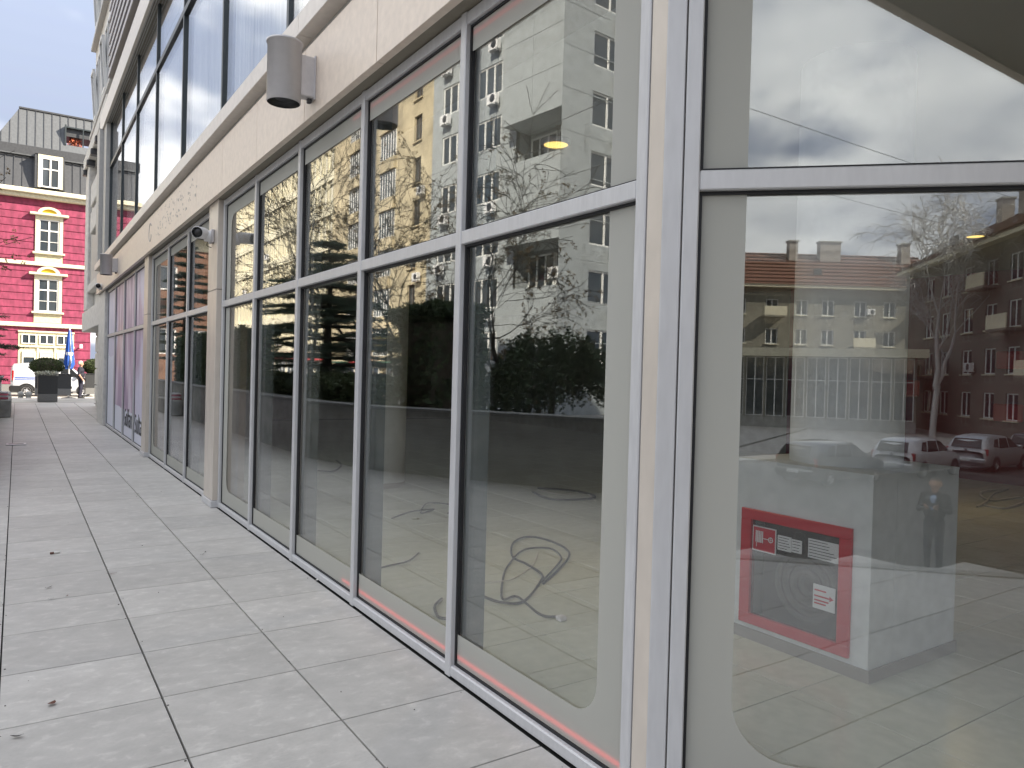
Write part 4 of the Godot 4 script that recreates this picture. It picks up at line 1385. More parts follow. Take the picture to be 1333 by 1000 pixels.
func van() -> void:
	var v := thing("delivery_van", "small white cargo van with blue side stripes parked in front of the pink house", "van", Vector3(1.78, -0.425, -48.0))
	var w := 0.90
	inst("body", car_body([[-2.04, 0.42, 0.96, 1.20, 0.74, 0.62], [-2.0, 0.30, 1.00, 1.60, 0.84, 0.68], [-1.9, 0.26, 1.02, 1.74, w, 0.72], [-1.2, 0.26, 1.02, 1.80, w, 0.75], [0.1, 0.26, 1.02, 1.80, w, 0.75], [0.55, 0.26, 1.02, 1.74, w, 0.74], [1.0, 0.26, 1.03, 1.42, w, 0.74], [1.35, 0.26, 1.02, 1.10, w, 0.76], [1.75, 0.26, 0.92, 0.98, 0.88, 0.72], [2.05, 0.28, 0.76, 0.82, 0.82, 0.66], [2.2, 0.36, 0.58, 0.64, 0.70, 0.55]]), M.car_white, v)
	for s in [-1.0, 1.0]:
		flank_panel(v, "side_window", M.car_glass, [[0.22, 1.10], [1.14, 1.10], [0.66, 1.60], [0.22, 1.66]], 1.02, 1.78, w, 0.75, s)
		for y in [[0.985, 1.045, 1.02], [0.90, 0.935, 0.9]]:
			var st := start()
			var z: float = (w + 0.006) * s if y[2] < 1.0 else (w * 0.985 + 0.008) * s
			quad(st, Vector3(-1.86, y[0], z), Vector3(0.6 if y[2] > 1 else 0.35, y[0], z), Vector3(0.5 if y[2] > 1 else 0.3, y[1], z * 0.985), Vector3(-1.86, y[1], z * 0.985))
			inst("side_stripe", done(st), M.stripe_blue, v)
		inst("bumper_corner", block(Vector3(0.55, 0.34, 0.06), 0.02), M.black_plastic, v, Vector3(-1.79, 0.42, s * 0.885))
		inst("tail_lamp_glass", block(Vector3(0.10, 0.55, 0.10), 0.03), M.tail_light, v, Vector3(-1.95, 1.12, s * 0.82))
		inst("mirror", block(Vector3(0.14, 0.22, 0.16), 0.04), M.black_plastic, v, Vector3(1.0, 1.12, s * 0.98))
		inst("side_strip", block(Vector3(1.6, 0.12, 0.03), 0.01), M.black_plastic, v, Vector3(-0.05, 0.52, s * 0.905))
		for x in [-1.34, 1.36]:
			wheel(v, Vector3(x, 0.32, s * 0.835), 0.32, s)
	for x in [-1.34, 1.36]:
		arch(v, x, 0.32, 0.40, 0.912)
	inst("rear_bumper", block(Vector3(0.16, 0.26, 1.6), 0.05), M.black_plastic, v, Vector3(-2.03, 0.42, 0))
	slope_panel(v, "windscreen", M.car_glass, Vector3(1.36, 1.12, 0), Vector3(0.60, 1.72, 0), 0.68, 0.62)
	slope_panel(v, "rear_window", M.car_glass, Vector3(-2.05, 1.12, 0), Vector3(-1.985, 1.62, 0), 0.60, 0.56)

# ---------------------------------------------------------------- people: bones [a, b, radius a, radius b, colour] joined by a smooth minimum and meshed as surface nets
func body_mesh(st: SurfaceTool, bones: Array, cell: float, blend: float) -> void:
	var lo := Vector3.ONE * 1e9
	var hi := -lo
	for b in bones:
		var r: float = maxf(b[2], b[3]) + 3.0 * cell
		for p in [b[0], b[1]]:
			lo = lo.min(p - Vector3.ONE * r)
			hi = hi.max(p + Vector3.ONE * r)
	var n := Vector3i(((hi - lo) / cell).ceil()) + Vector3i.ONE
	var field := PackedFloat32Array()
	field.resize(n.x * n.y * n.z)
	field.fill(1.0)
	var near := PackedFloat32Array()
	near.resize(field.size())
	near.fill(1.0)
	var who := PackedByteArray()
	who.resize(field.size())
	for q in bones.size():
		var b: Array = bones[q]
		var a: Vector3 = b[0]
		var ab: Vector3 = b[1] - a
		var len2 := maxf(ab.length_squared(), 1e-8)
		var m: float = maxf(b[2], b[3]) + blend + 2.0 * cell
		var l0 := Vector3i(((a.min(b[1]) - Vector3.ONE * m - lo) / cell).floor()).clamp(Vector3i.ZERO, n - Vector3i.ONE)
		var h0 := Vector3i(((a.max(b[1]) + Vector3.ONE * m - lo) / cell).ceil()).clamp(Vector3i.ZERO, n - Vector3i.ONE)
		for z in range(l0.z, h0.z + 1):
			for y in range(l0.y, h0.y + 1):
				var at := (z * n.y + y) * n.x
				for x in range(l0.x, h0.x + 1):
					var p := lo + Vector3(x, y, z) * cell
					var t := clampf((p - a).dot(ab) / len2, 0.0, 1.0)
					var d: float = (p - a - ab * t).length() - lerpf(b[2], b[3], t)
					if d < near[at + x]:
						near[at + x] = d
						who[at + x] = q
					var f := field[at + x]
					var hh := maxf(blend - absf(f - d), 0.0) / blend
					field[at + x] = minf(f, d) - hh * hh * blend * 0.25
	var step := [1, n.x, n.x * n.y]
	var corner := []
	for c in 8:
		corner.append((c & 1) + ((c >> 1) & 1) * n.x + ((c >> 2) & 1) * n.x * n.y)
	var verts := {}
	for z in n.z - 1:
		for y in n.y - 1:
			for x in n.x - 1:
				var at := (z * n.y + y) * n.x + x
				var inside := 0
				for c in 8:
					if field[at + corner[c]] < 0.0:
						inside += 1
				if inside == 0 or inside == 8:
					continue
				var sum := Vector3.ZERO
				var cnt := 0
				for c in 8:
					for axis in 3:
						if c & (1 << axis):
							continue
						var v0 := field[at + corner[c]]
						var v1: float = field[at + corner[c] + step[axis]]
						if (v0 < 0.0) != (v1 < 0.0):
							var p := Vector3(c & 1, (c >> 1) & 1, (c >> 2) & 1)
							p[axis] += v0 / (v0 - v1)
							sum += p
							cnt += 1
				verts[at] = [lo + (Vector3(x, y, z) + sum / cnt) * cell, bones[who[at]][4]]
	for at in verts:
		for axis in 3:
			var i: int = step[(axis + 1) % 3]
			var j: int = step[(axis + 2) % 3]
			var v0 := field[at]
			var v1 := field[at + step[axis]]
			if (v0 < 0.0) == (v1 < 0.0) or not (verts.has(at - i) and verts.has(at - j) and verts.has(at - i - j)):
				continue
			var ring := [verts[at], verts[at - i], verts[at - i - j], verts[at - j]]
			if v0 >= 0.0:
				ring.reverse()
			for k in [0, 2, 1, 0, 3, 2]:
				st.set_color(ring[k][1])
				st.add_vertex(ring[k][0])

func person(called: String, label: String, at: Vector3, turn: float, height: float, wear: Dictionary, hair: String) -> Node3D:
	var o := thing(called, label, "person", at, turn)
	var s := height / 1.75
	var skin := Color(0.46, 0.27, 0.19)
	var top: Color = wear.top
	var leg: Color = wear.legs
	var shoe := Color(0.02, 0.02, 0.022)
	var shirt: Color = wear.get("shirt", top)
	var phone: bool = wear.get("phone", false)
	# faces +z
	var B := []
	B.append([Vector3(0, 0.94, 0), Vector3(0, 1.10, 0.01), 0.135, 0.145, leg])
	B.append([Vector3(-0.05, 1.12, 0.015), Vector3(0.05, 1.12, 0.015), 0.135, 0.135, top])
	B.append([Vector3(-0.07, 1.30, 0.0), Vector3(0.07, 1.30, 0.0), 0.135, 0.135, top])
	B.append([Vector3(-0.13, 1.42, -0.01), Vector3(0.13, 1.42, -0.01), 0.075, 0.075, top])
	B.append([Vector3(0, 1.16, 0.075), Vector3(0, 1.36, 0.085), 0.07, 0.06, shirt])
	B.append([Vector3(0, 1.45, -0.005), Vector3(0, 1.55, 0.015), 0.056, 0.052, skin])
	B.append([Vector3(0, 1.63, 0.0), Vector3(0, 1.665, 0.005), 0.092, 0.09, skin])
	B.append([Vector3(0, 1.575, 0.035), Vector3(0, 1.60, 0.045), 0.055, 0.055, skin])
	B.append([Vector3(0, 1.635, 0.09), Vector3(0, 1.61, 0.108), 0.010, 0.016, skin])
	for q in [-1.0, 1.0]:
		B.append([Vector3(0.092 * q, 1.61, -0.005), Vector3(0.094 * q, 1.645, -0.01), 0.014, 0.018, skin])
		B.append([Vector3(0.085 * q, 0.92, 0), Vector3(0.095 * q, 0.50, 0.015), 0.098, 0.066, leg])
		B.append([Vector3(0.095 * q, 0.50, 0.015), Vector3(0.10 * q, 0.12, -0.015), 0.064, 0.052, leg])
		B.append([Vector3(0.10 * q, 0.065, -0.045), Vector3(0.115 * q, 0.045, 0.13), 0.045, 0.036, shoe])
		var sh := Vector3(0.185 * q, 1.41, -0.01)
		var el := Vector3(0.245 * q, 1.14, -0.03)
		var wr := Vector3(0.20 * q, 0.93, 0.11)
		if phone:
			el = Vector3(0.25 * q, 1.15, 0.03)
			wr = Vector3(0.09 * q, 1.20, 0.27)
		B.append([sh, el, 0.062, 0.047, top])
		var sleeve: Color = skin if wear.get("arm", "") == "bare" else top
		B.append([el, wr, 0.043, 0.03, sleeve])
	var st := start(true)
	body_mesh(st, B, 0.014, 0.035)
	for q in [-1.0, 1.0]:
		var wr := Vector3(0.09 * q, 1.20, 0.27) if phone else Vector3(0.20 * q, 0.93, 0.11)
		var fwd := (Vector3(-0.25 * q, 0.45, 0.6) if phone else Vector3(-0.1 * q, -0.75, 0.35)).normalized()
		var side := fwd.cross(Vector3(0, 0.3, 1).normalized()).normalized()
		var nrm := side.cross(fwd)
		var H := [[wr - fwd * 0.02, wr + fwd * 0.075, 0.026, 0.028, skin], [wr + fwd * 0.03 - side * 0.018, wr + fwd * 0.075 - side * 0.022, 0.018, 0.016, skin], [wr + fwd * 0.03 + side * 0.018, wr + fwd * 0.075 + side * 0.022, 0.018, 0.016, skin]]
		for f in 4:
			var base := wr + fwd * 0.08 + side * (-0.030 + 0.020 * f)
			var long: float = [0.060, 0.072, 0.068, 0.052][f]
			var mid := base + fwd * long * 0.55 + nrm * 0.012
			H.append([base, mid, 0.0092, 0.0085, skin])
			H.append([mid, mid + fwd * long * 0.35 + nrm * 0.022, 0.0085, 0.0075, skin])
		var tb: Vector3 = wr + fwd * 0.03 + side * 0.03 * q
		H.append([tb, tb + fwd * 0.035 + side * 0.03 * q, 0.0125, 0.011, skin])
		H.append([tb + fwd * 0.035 + side * 0.03 * q, tb + fwd * 0.065 + side * 0.034 * q + nrm * 0.01, 0.0105, 0.009, skin])
		body_mesh(st, H, 0.0055, 0.012)
	inst("body", done(st), M.skin_and_clothes, o).scale = Vector3.ONE * s
	var hs := start(true)
	body_mesh(hs, [[Vector3(0, 1.675, -0.03), Vector3(0, 1.69, 0.0), 0.092, 0.088, Color.WHITE], [Vector3(-0.06, 1.63, -0.04), Vector3(0.06, 1.63, -0.04), 0.06, 0.06, Color.WHITE]], 0.012, 0.03)
	inst("hair", done(hs), M[hair], o).scale = Vector3.ONE * s
	for q in [-1.0, 1.0]:
		inst("eye", lathe([Vector2(0, -0.008), Vector2(0.008, 0), Vector2(0, 0.008)], 8), M.black_plastic, o, Vector3(0.032 * q, 1.645, 0.088) * s)
	inst("mouth", block(Vector3(0.045, 0.008, 0.006)), M.litter_brown, o, Vector3(0, 1.578, 0.092) * s)
	return o

# ---------------------------------------------------------------- across the street (seen mirrored in the long shopfront)
func plain_block(b: Node3D, w: float, h: float, depth: float, back: float, m) -> void:
	bx("body", m, b, 0.02, w - 0.02, -1.5, h - 0.05, -depth, -back)

func build_across() -> void:
	# cream office block: local x runs down the street away from us, z faces the street
	var c := thing("cream_office_block", "long cream office block with rows of narrow windows across the street", "building", Vector3(-20.6, -0.5, -67), PI / 2)
	var holes := []
	var cols := 30
	for f in 6:
		for k in cols:
			holes.append(Rect2(0.75 + k * 1.66, 4.7 + f * 3.25, 0.92, 1.85))
	inst("wall", wall_mesh(50.5, 24.2, holes, 0.30), M.cream_plaster, c)
	plain_block(c, 50.5, 24.2, 14.0, 0.34, M.cream_plaster)
	for r in holes:
		inst("window", window_mesh(0.92, 1.85, 2, 0.7, M.white_frame, M.window_glass, 0.06), null, c, Vector3(r.position.x + 0.46, r.position.y, -0.24))
	for f in 7:
		bx("floor_band", M.cream_plaster, c, 0.0, 50.5, 3.55 + f * 3.25, 4.35 + f * 3.25, -0.1, 0.22)
	for k in cols + 1:
		bx("fin", M.cream_plaster, c, 0.26 + k * 1.66, 0.46 + k * 1.66, 4.35, 23.0, -0.1, 0.16)
	bx("parapet", M.cream_trim, c, -0.2, 50.7, 23.85, 24.5, -0.6, 0.35)
	for q in [[3.0, 9.5], [9.6, 12.6], [14.6, 6.0], [19.6, 16.0], [26.2, 9.4], [31.0, 12.8], [37.8, 6.2]]:
		air_unit(c, Vector3(q[0], q[1] - 1.3, 0.40))
	bx("shop_band", M.awning_red, c, 0.0, 50.0, 2.9, 3.5, -0.1, 0.5)
	for k in 12:
		inst("shop_window", window_mesh(3.4, 2.5, 3, 0.0, M.white_frame, M.window_glass, 0.1), null, c, Vector3(2.4 + k * 4.1, 0.25, 0.05))
	# tan apartment block next to it
	var t := thing("tan_apartment_block", "weathered tan apartment block with dark shuttered windows across the street", "building", Vector3(-20.4, -0.5, -41.5), PI / 2)
	holes = []
	var wide := []
	for f in 7:
		for u in [3.2, 7.3]:
			holes.append(Rect2(u, 3.4 + f * 3.1, 1.25, 1.9))
		for u in [11.6, 18.4]:
			wide.append(Rect2(u, 3.2 + f * 3.1, 2.9, 2.1))
	inst("wall", wall_mesh(25.4, 24.6, holes + wide, 0.28), M.tan_plaster, t)
	plain_block(t, 25.4, 24.6, 13.0, 0.32, M.tan_plaster)
	for r in holes:
		inst("window", window_mesh(1.25, 1.9, 2, 0.0, M.twig, M.window_glass, 0.09), null, t, Vector3(r.position.x + 0.625, r.position.y, -0.2))
		bx("sill", M.tan_plaster, t, r.position.x - 0.1, r.end.x + 0.1, r.position.y - 0.10, r.position.y - 0.01, -0.05, 0.14)
	for r in wide:
		inst("glazed_balcony", window_mesh(2.9, 2.1, 6, 0.0, M.white_frame, M.window_glass, 0.08), null, t, Vector3(r.position.x + 1.45, r.position.y, 0.02))
		bx("balcony_front", M.tan_plaster, t, r.position.x - 0.05, r.end.x + 0.05, r.position.y - 0.95, r.position.y - 0.02, -0.05, 0.25)
	bx("eave", M.tan_plaster, t, -0.3, 25.6, 24.5, 24.8, -1.0, 0.75)
	for q in [[2.6, 18.2], [6.6, 15.0], [2.6, 12.0], [6.5, 8.8], [2.7, 5.7]]:
		air_unit(t, Vector3(q[0], q[1], 0.32))
	for k in 4:
		inst("shop_window", window_mesh(4.6, 2.3, 4, 0.0, M.shop_white, M.window_glass, 0.12), null, t, Vector3(3.4 + k * 6.0, 0.3, 0.06))
		bx("awning", M.awning_green if k % 2 else M.awning_red, t, 1.0 + k * 6.0, 5.8 + k * 6.0, 2.62, 2.75, 0.0, 1.1)
	grey_block()
	# brick house closing the street
	var b := thing("brick_house", "red brown brick house with one white window at the street end", "building", Vector3(-7.4, -0.45, -50.5))
	holes = [Rect2(2.7, 6.6, 1.7, 1.5), Rect2(2.7, 2.6, 1.7, 1.6), Rect2(0.4, 2.6, 1.2, 1.6)]
	inst("wall", wall_mesh(5.0, 10.0, holes, 0.2), M.brick_0, b)
	plain_block(b, 5.0, 10.0, 8.0, 0.25, M.brick_core)
	for r in holes:
		inst("window", window_mesh(r.size.x, r.size.y, 3, 0.0, M.white_frame, M.window_glass, 0.09), null, b, Vector3(r.get_center().x, r.position.y, -0.12))
	bx("eave", M.roof_dark, b, -0.3, 5.08, 9.95, 10.35, -8.2, 0.7)
	bx("frieze", M.cream_trim, b, 0.0, 5.0, 9.2, 9.95, -0.05, 0.06)
	air_unit(b, Vector3(4.2, 6.0, 0.3))
	# courses of brick that stand proud, laid one by one near the window
	for k in 130:
		var row := k / 10
		var x := 0.10 + (k % 10) * 0.53 + (0.26 if row % 2 else 0.0)
		var y := 0.9 + row * 0.66
		var hit := false
		for r in holes:
			if r.grow(0.45).has_point(Vector2(x + 0.2, y)):
				hit = true
		if not hit and x < 4.5:
			bx("brick", M["brick_%d" % (k * 7 % 3)], b, x, x + 0.42, y, y + 0.24, -0.02, 0.03)
	# yellow banner on two posts beside the street
	var y := thing("banner", "yellow banner on two posts in front of the tan apartment block", "banner", Vector3(-8.0, street_level(-26.0), -26.2), deg_to_rad(55))
	inst("cloth", block(Vector3(1.5, 0.62, 0.02)), M.banner_yellow, y, Vector3(0, 3.2, 0))
	for k in 3:
		inst("print_line", block(Vector3(1.1 - k * 0.2, 0.05, 0.004)), M.litter_brown, y, Vector3(0, 3.36 - k * 0.15, 0.013))
	for s in [-0.72, 0.72]:
		inst("post", lathe([Vector2(0.03, 0.0), Vector2(0.03, 3.6)], 8), M.dark_metal, y, Vector3(s, 0, -0.03))

func grey_block() -> void:
	var g := thing("grey_panel_block", "blue grey panelled corner block with projecting bays and many air conditioners", "building", Vector3(-18.4, -0.9, -29.3), PI / 2 - 0.10)
	# local: x away down the street, z towards the street; the bay front is z = 0, the recessed front z = -1.6
	var W := 13.0
	var bw := 4.6
	var holes := []
	for f in 8:
		holes.append(Rect2(1.35, 3.05 + f * 3.05, 2.4, 1.75))
		holes.append(Rect2(5.0, 3.05 + f * 3.05, 2.3, 1.75))
	var rw := part("recessed_front", g)
	rw.position = Vector3(bw, 0, -0.9)
	inst("wall", wall_mesh(W - bw, 27.0, holes, 0.2), M.grey_panel_wall, rw)
	for r in holes:
		inst("window", window_mesh(2.3, 1.75, 3, 0.0, M.white_frame, M.window_glass, 0.09), null, rw, Vector3(r.get_center().x, r.position.y, -0.1))
		if int(r.position.y * 7.0) % 5 != 1:
			air_unit(rw, Vector3(r.position.x + (0.5 if r.position.x < 3 else 1.6), r.position.y - 0.42, 0.28))
	bx("body", M.grey_panel_wall, g, 0.4, W, -1.0, 27.0, -13.8, -2.0)
	bx("body", M.grey_panel_wall, g, bw + 0.05, W, -1.0, 27.0, -2.0, -1.2)
	bx("shop_fascia", M.shop_white, rw, 0.0, W - bw, 2.2, 2.8, 0.0, 0.3)
	# bay volumes, clad in wide panels with open joints; loggias between them
	for v in [[0.0, 6.9], [9.2, 13.6], [15.7, 27.0]]:
		bx("bay_core", M.grey_panel_wall, g, 0.06, bw, v[0], v[1], -1.99, -0.06)
		var y: float = v[0]
		while y < v[1] - 0.3:
			var y1 := minf(y + 2.1, v[1])
			for k in 2:
				bx("cladding_panel", M.grey_panel_wall, g, 0.0 + k * bw / 2 + 0.008, (k + 1) * bw / 2 - 0.008, y + 0.012, y1 - 0.012, -0.06, 0.0)
			y += 2.1
		bx("bay_end", M.grey_panel_wall, g, bw, bw + 0.05, v[0], v[1], -0.9, -0.01)
	for v in [[6.9, 9.2], [13.6, 15.7]]:
		for k in 2:
			inst("loggia_window", window_mesh(2.1, v[1] - v[0] - 0.3, 3, 0.0, M.white_frame, M.window_glass, 0.09), null, g, Vector3(1.2 + k * 2.2, v[0] + 0.05, -1.92))
		bx("loggia_post", M.grey_panel_wall, g, 0.0, 0.25, v[0], v[1], -1.9, -1.6)
		bx("parapet_rail", M.dark_metal, g, 0.1, bw, v[0] + 0.28, v[0] + 0.32, -0.12, -0.08)
	air_unit(g, Vector3(0.9, 7.6, -0.6))
	# end wall towards the side street
	var e := part("end_front", g)
	e.position = Vector3(0.0, 0, 0.0)
	e.rotation.y = -PI / 2
	# local of the end wall: x = along z of the block (outwards), so the wall runs to negative x
	holes = []
	for f in 8:
		holes.append(Rect2(9.6, 3.05 + f * 3.05, 2.3, 1.75))
		holes.append(Rect2(4.0, 3.05 + f * 3.05, 2.3, 1.75))
	var ew := part("end_wall", g)
	ew.position = Vector3(0.0, 0, -14.0)
	ew.rotation.y = -PI / 2
	inst("wall", wall_mesh(14.0, 27.0, holes, 0.2), M.grey_panel_wall, ew)
	for r in holes:
		inst("window", window_mesh(2.3, 1.75, 2, 0.0, M.white_frame, M.window_glass, 0.09), null, ew, Vector3(r.get_center().x, r.position.y, -0.1))
		air_unit(ew, Vector3(r.position.x + 0.5, r.position.y - 0.42, 0.28))
	for k in 12:
		bx("panel_joint", M.grey_panel_wall, ew, 0.0, 14.0, 2.0 + k * 2.1, 2.035 + k * 2.1, -0.02, 0.012)
	e.free()

# ---------------------------------------------------------------- behind the photographer (seen mirrored in the corner window)
func roofed_row(called: String, label: String, a: Vector2, b: Vector2, eave: float, ridge: float, depth: float, wall_m, floors: int, pitch: float, win: Vector2) -> Node3D:
	# a is the end on the left for someone who faces the front
	var d := (b - a).normalized()
	var w := (b - a).length()
	var o := thing(called, label, "building", Vector3(a.x, -2.0, a.y), atan2(-d.y, d.x))
	var holes := []
	var n := int((w - 1.0) / pitch)
	for f in floors:
		for k in n:
			holes.append(Rect2(0.8 + k * pitch + (0.3 if k % 3 == 1 else 0.0), 1.5 + f * (eave - 1.5) / floors, win.x, win.y))
	inst("wall", wall_mesh(w, eave, holes, 0.2), wall_m, o)
	bx("body", wall_m, o, 0.02, w - 0.02, -0.5, eave - 0.02, -depth, -0.24)
	var k2 := 0
	for r in holes:
		inst("window", window_mesh(win.x, win.y, 2, 0.0, M.white_frame, M.window_glass, 0.08), null, o, Vector3(r.get_center().x, r.position.y, -0.12))
		bx("sill", M.cream_trim, o, r.position.x - 0.08, r.end.x + 0.08, r.position.y - 0.09, r.position.y - 0.01, -0.02, 0.12)
		if k2 % 6 == 3:
			air_unit(o, Vector3(r.position.x - 0.3, r.position.y + 0.5, 0.28))
		if k2 % 5 == 2 and k2 > n:
			var bal := part("balcony", o)
			bx("slab", wall_m, bal, r.position.x - 0.5, r.end.x + 0.5, r.position.y - 0.3, r.position.y - 0.14, 0.0, 1.1)
			bx("front", M.cream_trim, bal, r.position.x - 0.5, r.end.x + 0.5, r.position.y - 0.14, r.position.y + 0.75, 1.03, 1.1)
		k2 += 1
	bx("eave_board", M.cream_trim, o, -0.4, w + 0.4, eave - 0.25, eave + 0.05, -0.3, 0.7)
	var roof := part("roof", o)
	var st := start()
	quad(st, Vector3(-0.5, eave + 0.05, 0.8), Vector3(w + 0.5, eave + 0.05, 0.8), Vector3(w - 2.0, ridge, -depth / 2), Vector3(2.0, ridge, -depth / 2))
	quad(st, Vector3(w + 0.5, eave + 0.05, -depth - 0.8), Vector3(-0.5, eave + 0.05, -depth - 0.8), Vector3(2.0, ridge, -depth / 2), Vector3(w - 2.0, ridge, -depth / 2))
	tri(st, Vector3(w + 0.5, eave + 0.05, 0.8), Vector3(w + 0.5, eave + 0.05, -depth - 0.8), Vector3(w - 2.0, ridge, -depth / 2))
	tri(st, Vector3(-0.5, eave + 0.05, -depth - 0.8), Vector3(-0.5, eave + 0.05, 0.8), Vector3(2.0, ridge, -depth / 2))
	inst("tile_slope", done(st), M.roof_tiles, roof)
	var rows := 9
	for k in rows:
		var t := (k + 0.5) / rows
		var y := lerpf(eave + 0.05, ridge, t)
		var z := lerpf(0.8, -depth / 2, t)
		bx("tile_course", M.roof_tiles, roof, lerpf(-0.4, 2.0, t), lerpf(w + 0.4, w - 2.0, t), y + 0.02, y + 0.10, z - 0.1, z + 0.12)
	for k in int(w / 6.0):
		var x := 3.5 + k * 6.0 + (k % 2) * 1.4
		var ch := part("chimney", o)
		bx("stack", M.chimney, ch, x, x + (2.2 if k % 2 else 0.9), ridge - 1.9, ridge + 1.0, -depth / 2 + 0.8, -depth / 2 + 1.7)
		bx("cap", M.kerb_stone, ch, x - 0.1, x + (2.3 if k % 2 else 1.0), ridge + 1.0, ridge + 1.15, -depth / 2 + 0.7, -depth / 2 + 1.8)
		if k % 2:
			bx("roof_light", M.window_glass, roof, x + 3.2, x + 4.0, eave + 1.2, eave + 1.9, -1.2, -0.9)
	return o

func build_behind() -> void:
	roofed_row("red_roof_apartments", "four storey apartment row with red tiled roof behind the glazed pavilion", Vector2(-33.4, 76.5), Vector2(-55.0, 44.0), 13.4, 17.6, 11.0, M.row_plaster, 4, 3.0, Vector2(1.25, 1.55))
	roofed_row("large_apartment_house", "big dark plastered apartment house with chimneys beyond the parked cars", Vector2(-6.0, 37.6), Vector2(-30.3, 59.9), 13.2, 17.2, 13.0, M.dark_plaster, 4, 3.3, Vector2(1.5, 1.7))
	# flat roofed glazed pavilion
	var a := Vector2(-24.0, 49.9)
	var b := Vector2(-36.5, 41.7)
	var d := (b - a).normalized()
	var p := thing("glass_pavilion", "low flat roofed pavilion with tall white framed windows across the street", "building", Vector3(a.x, -2.0, a.y), atan2(-d.y, d.x))
	var w := (b - a).length()
	bx("base_wall", M.concrete, p, 0.0, w, 0.0, 0.9, -0.3, 0.0)
	bx("inner_body", M.inner_wall, p, 0.1, w - 0.1, 0.0, 5.6, -8.0, -4.0)
	var k := 0
	var x := 0.1
	while x < w - 1.4:
		inst("tall_window", window_mesh(1.3, 4.5, 2, 0.62, M.white_frame, M.window_glass, 0.06), null, p, Vector3(x + 0.72, 0.95, -0.1))
		bx("pier", M.row_plaster, p, x - 0.07, x + 0.07, 0.9, 5.5, -0.2, 0.12)
		x += 1.46
		k += 1
	bx("roof_slab", M.cream_trim, p, -0.6, w + 0.6, 5.5, 6.1, -8.5, 0.9)
	# unseen block added across the cross street to keep the parked cars in shade
	var s := thing("added_shading_block", "tall plain office block added out of view, keeping the cars in shade", "building", Vector3(6.0, -2.0, 16.0), -PI / 2)
	var holes := []
	for f in 7:
		for q in 12:
			holes.append(Rect2(1.2 + q * 3.2, 2.0 + f * 3.4, 1.8, 1.9))
	var sw := part("street_front", s)
	sw.position = Vector3(0, 0, 0)
	inst("wall", wall_mesh(40.0, 27.0, holes, 0.2), M.cream_plaster, sw)
	bx("body", M.cream_plaster, s, 0.02, 39.98, -0.5, 26.9, -16.0, -0.25)
	for r in holes:
		inst("window", window_mesh(1.8, 1.9, 2, 0.0, M.white_frame, M.window_glass, 0.08), null, sw, Vector3(r.get_center().x, r.position.y, -0.12))
	# kerbs of the street behind
	var kb := structure("street_kerb")
	for q in 34:
		var c := Vector3(-15.2, -1.93, 14.0) + Vector3(-0.42, 0, 0.907) * q * 1.2
		inst("kerb_stone", block(Vector3(1.19, 0.22, 0.18), 0.015), M.kerb_stone, kb, c, Vector3(0, deg_to_rad(65), 0))
	# parked cars, rear towards us
	hatchback("parked_car", "white hatchback, its rear mirrored in the corner window between two parked cars", Vector3(-11.9, -2.04, 26.6), -PI / 2 - 0.04, "car_white", "cars parked behind the terrace")
	hatchback("parked_car", "silver hatchback parked just beyond the white car whose rear shows", Vector3(-11.6, -2.04, 32.0), -PI / 2, "car_silver", "cars parked behind the terrace")
	hatchback("parked_car", "dark hatchback at the far end of the parked row", Vector3(-11.5, -2.04, 37.4), -PI / 2, "car_dark", "cars parked behind the terrace")
	hatchback("parked_car", "dark hatchback mirrored above the white plinth in the corner window", Vector3(-12.0, -2.04, 20.9), -PI / 2 + 0.05, "car_dark", "cars parked behind the terrace")
	hatchback("parked_car", "black car half hidden behind the planter wall by the weeping tree", Vector3(-9.6, street_level(-16.0) - 0.05, -16.6), PI / 2 + 0.05, "car_dark", "cars parked along the terrace")
	hatchback("parked_car", "silver car parked on the street beyond the black car", Vector3(-9.4, street_level(-21.6) - 0.05, -21.8), PI / 2, "car_silver", "cars parked along the terrace")
	person("person", "person in dark jacket and pale blue shirt holding a phone, mirrored beside the plinth", Vector3(-3.55, -2.05, 11.0), deg_to_rad(165), 1.80, {"top": Color(0.018, 0.02, 0.026), "legs": Color(0.03, 0.035, 0.05), "shirt": Color(0.30, 0.42, 0.62), "phone": true}, "hair_dark")
	var ph := thing("phone", "dark phone held up by the person in the dark jacket", "phone", Vector3(-3.55, -2.05, 11.0) + Vector3(sin(deg_to_rad(165)) * 0.36, 1.32, cos(deg_to_rad(165)) * 0.36), deg_to_rad(165))
	inst("case", block(Vector3(0.15, 0.075, 0.009), 0.003), M.black_plastic, ph)
	inst("lens_bump", block(Vector3(0.03, 0.03, 0.004), 0.002), M.dark_metal, ph, Vector3(0.05, 0.015, 0.006))
	# wires over the street
	for q in [[Vector3(-8, 7.4, 60), Vector3(-9, 6.9, 20), Vector3(-9.5, 7.3, -20), Vector3(-9, 8.0, -62), "overhead wire running along the street above the parked cars"], [Vector3(-6, 7.8, 60), Vector3(-6.6, 7.2, 20), Vector3(-7, 7.6, -20), Vector3(-7, 8.4, -62), "overhead wire nearer the terrace, parallel to the other wire"]]:
		var wz := thing("overhead_wire", q[4], "wire", Vector3.ZERO, 0.0, "wires over the street")
		wire("strand", M.cable_black, wz, [q[0], q[1], q[2], q[3]], 0.007, 4, 6)

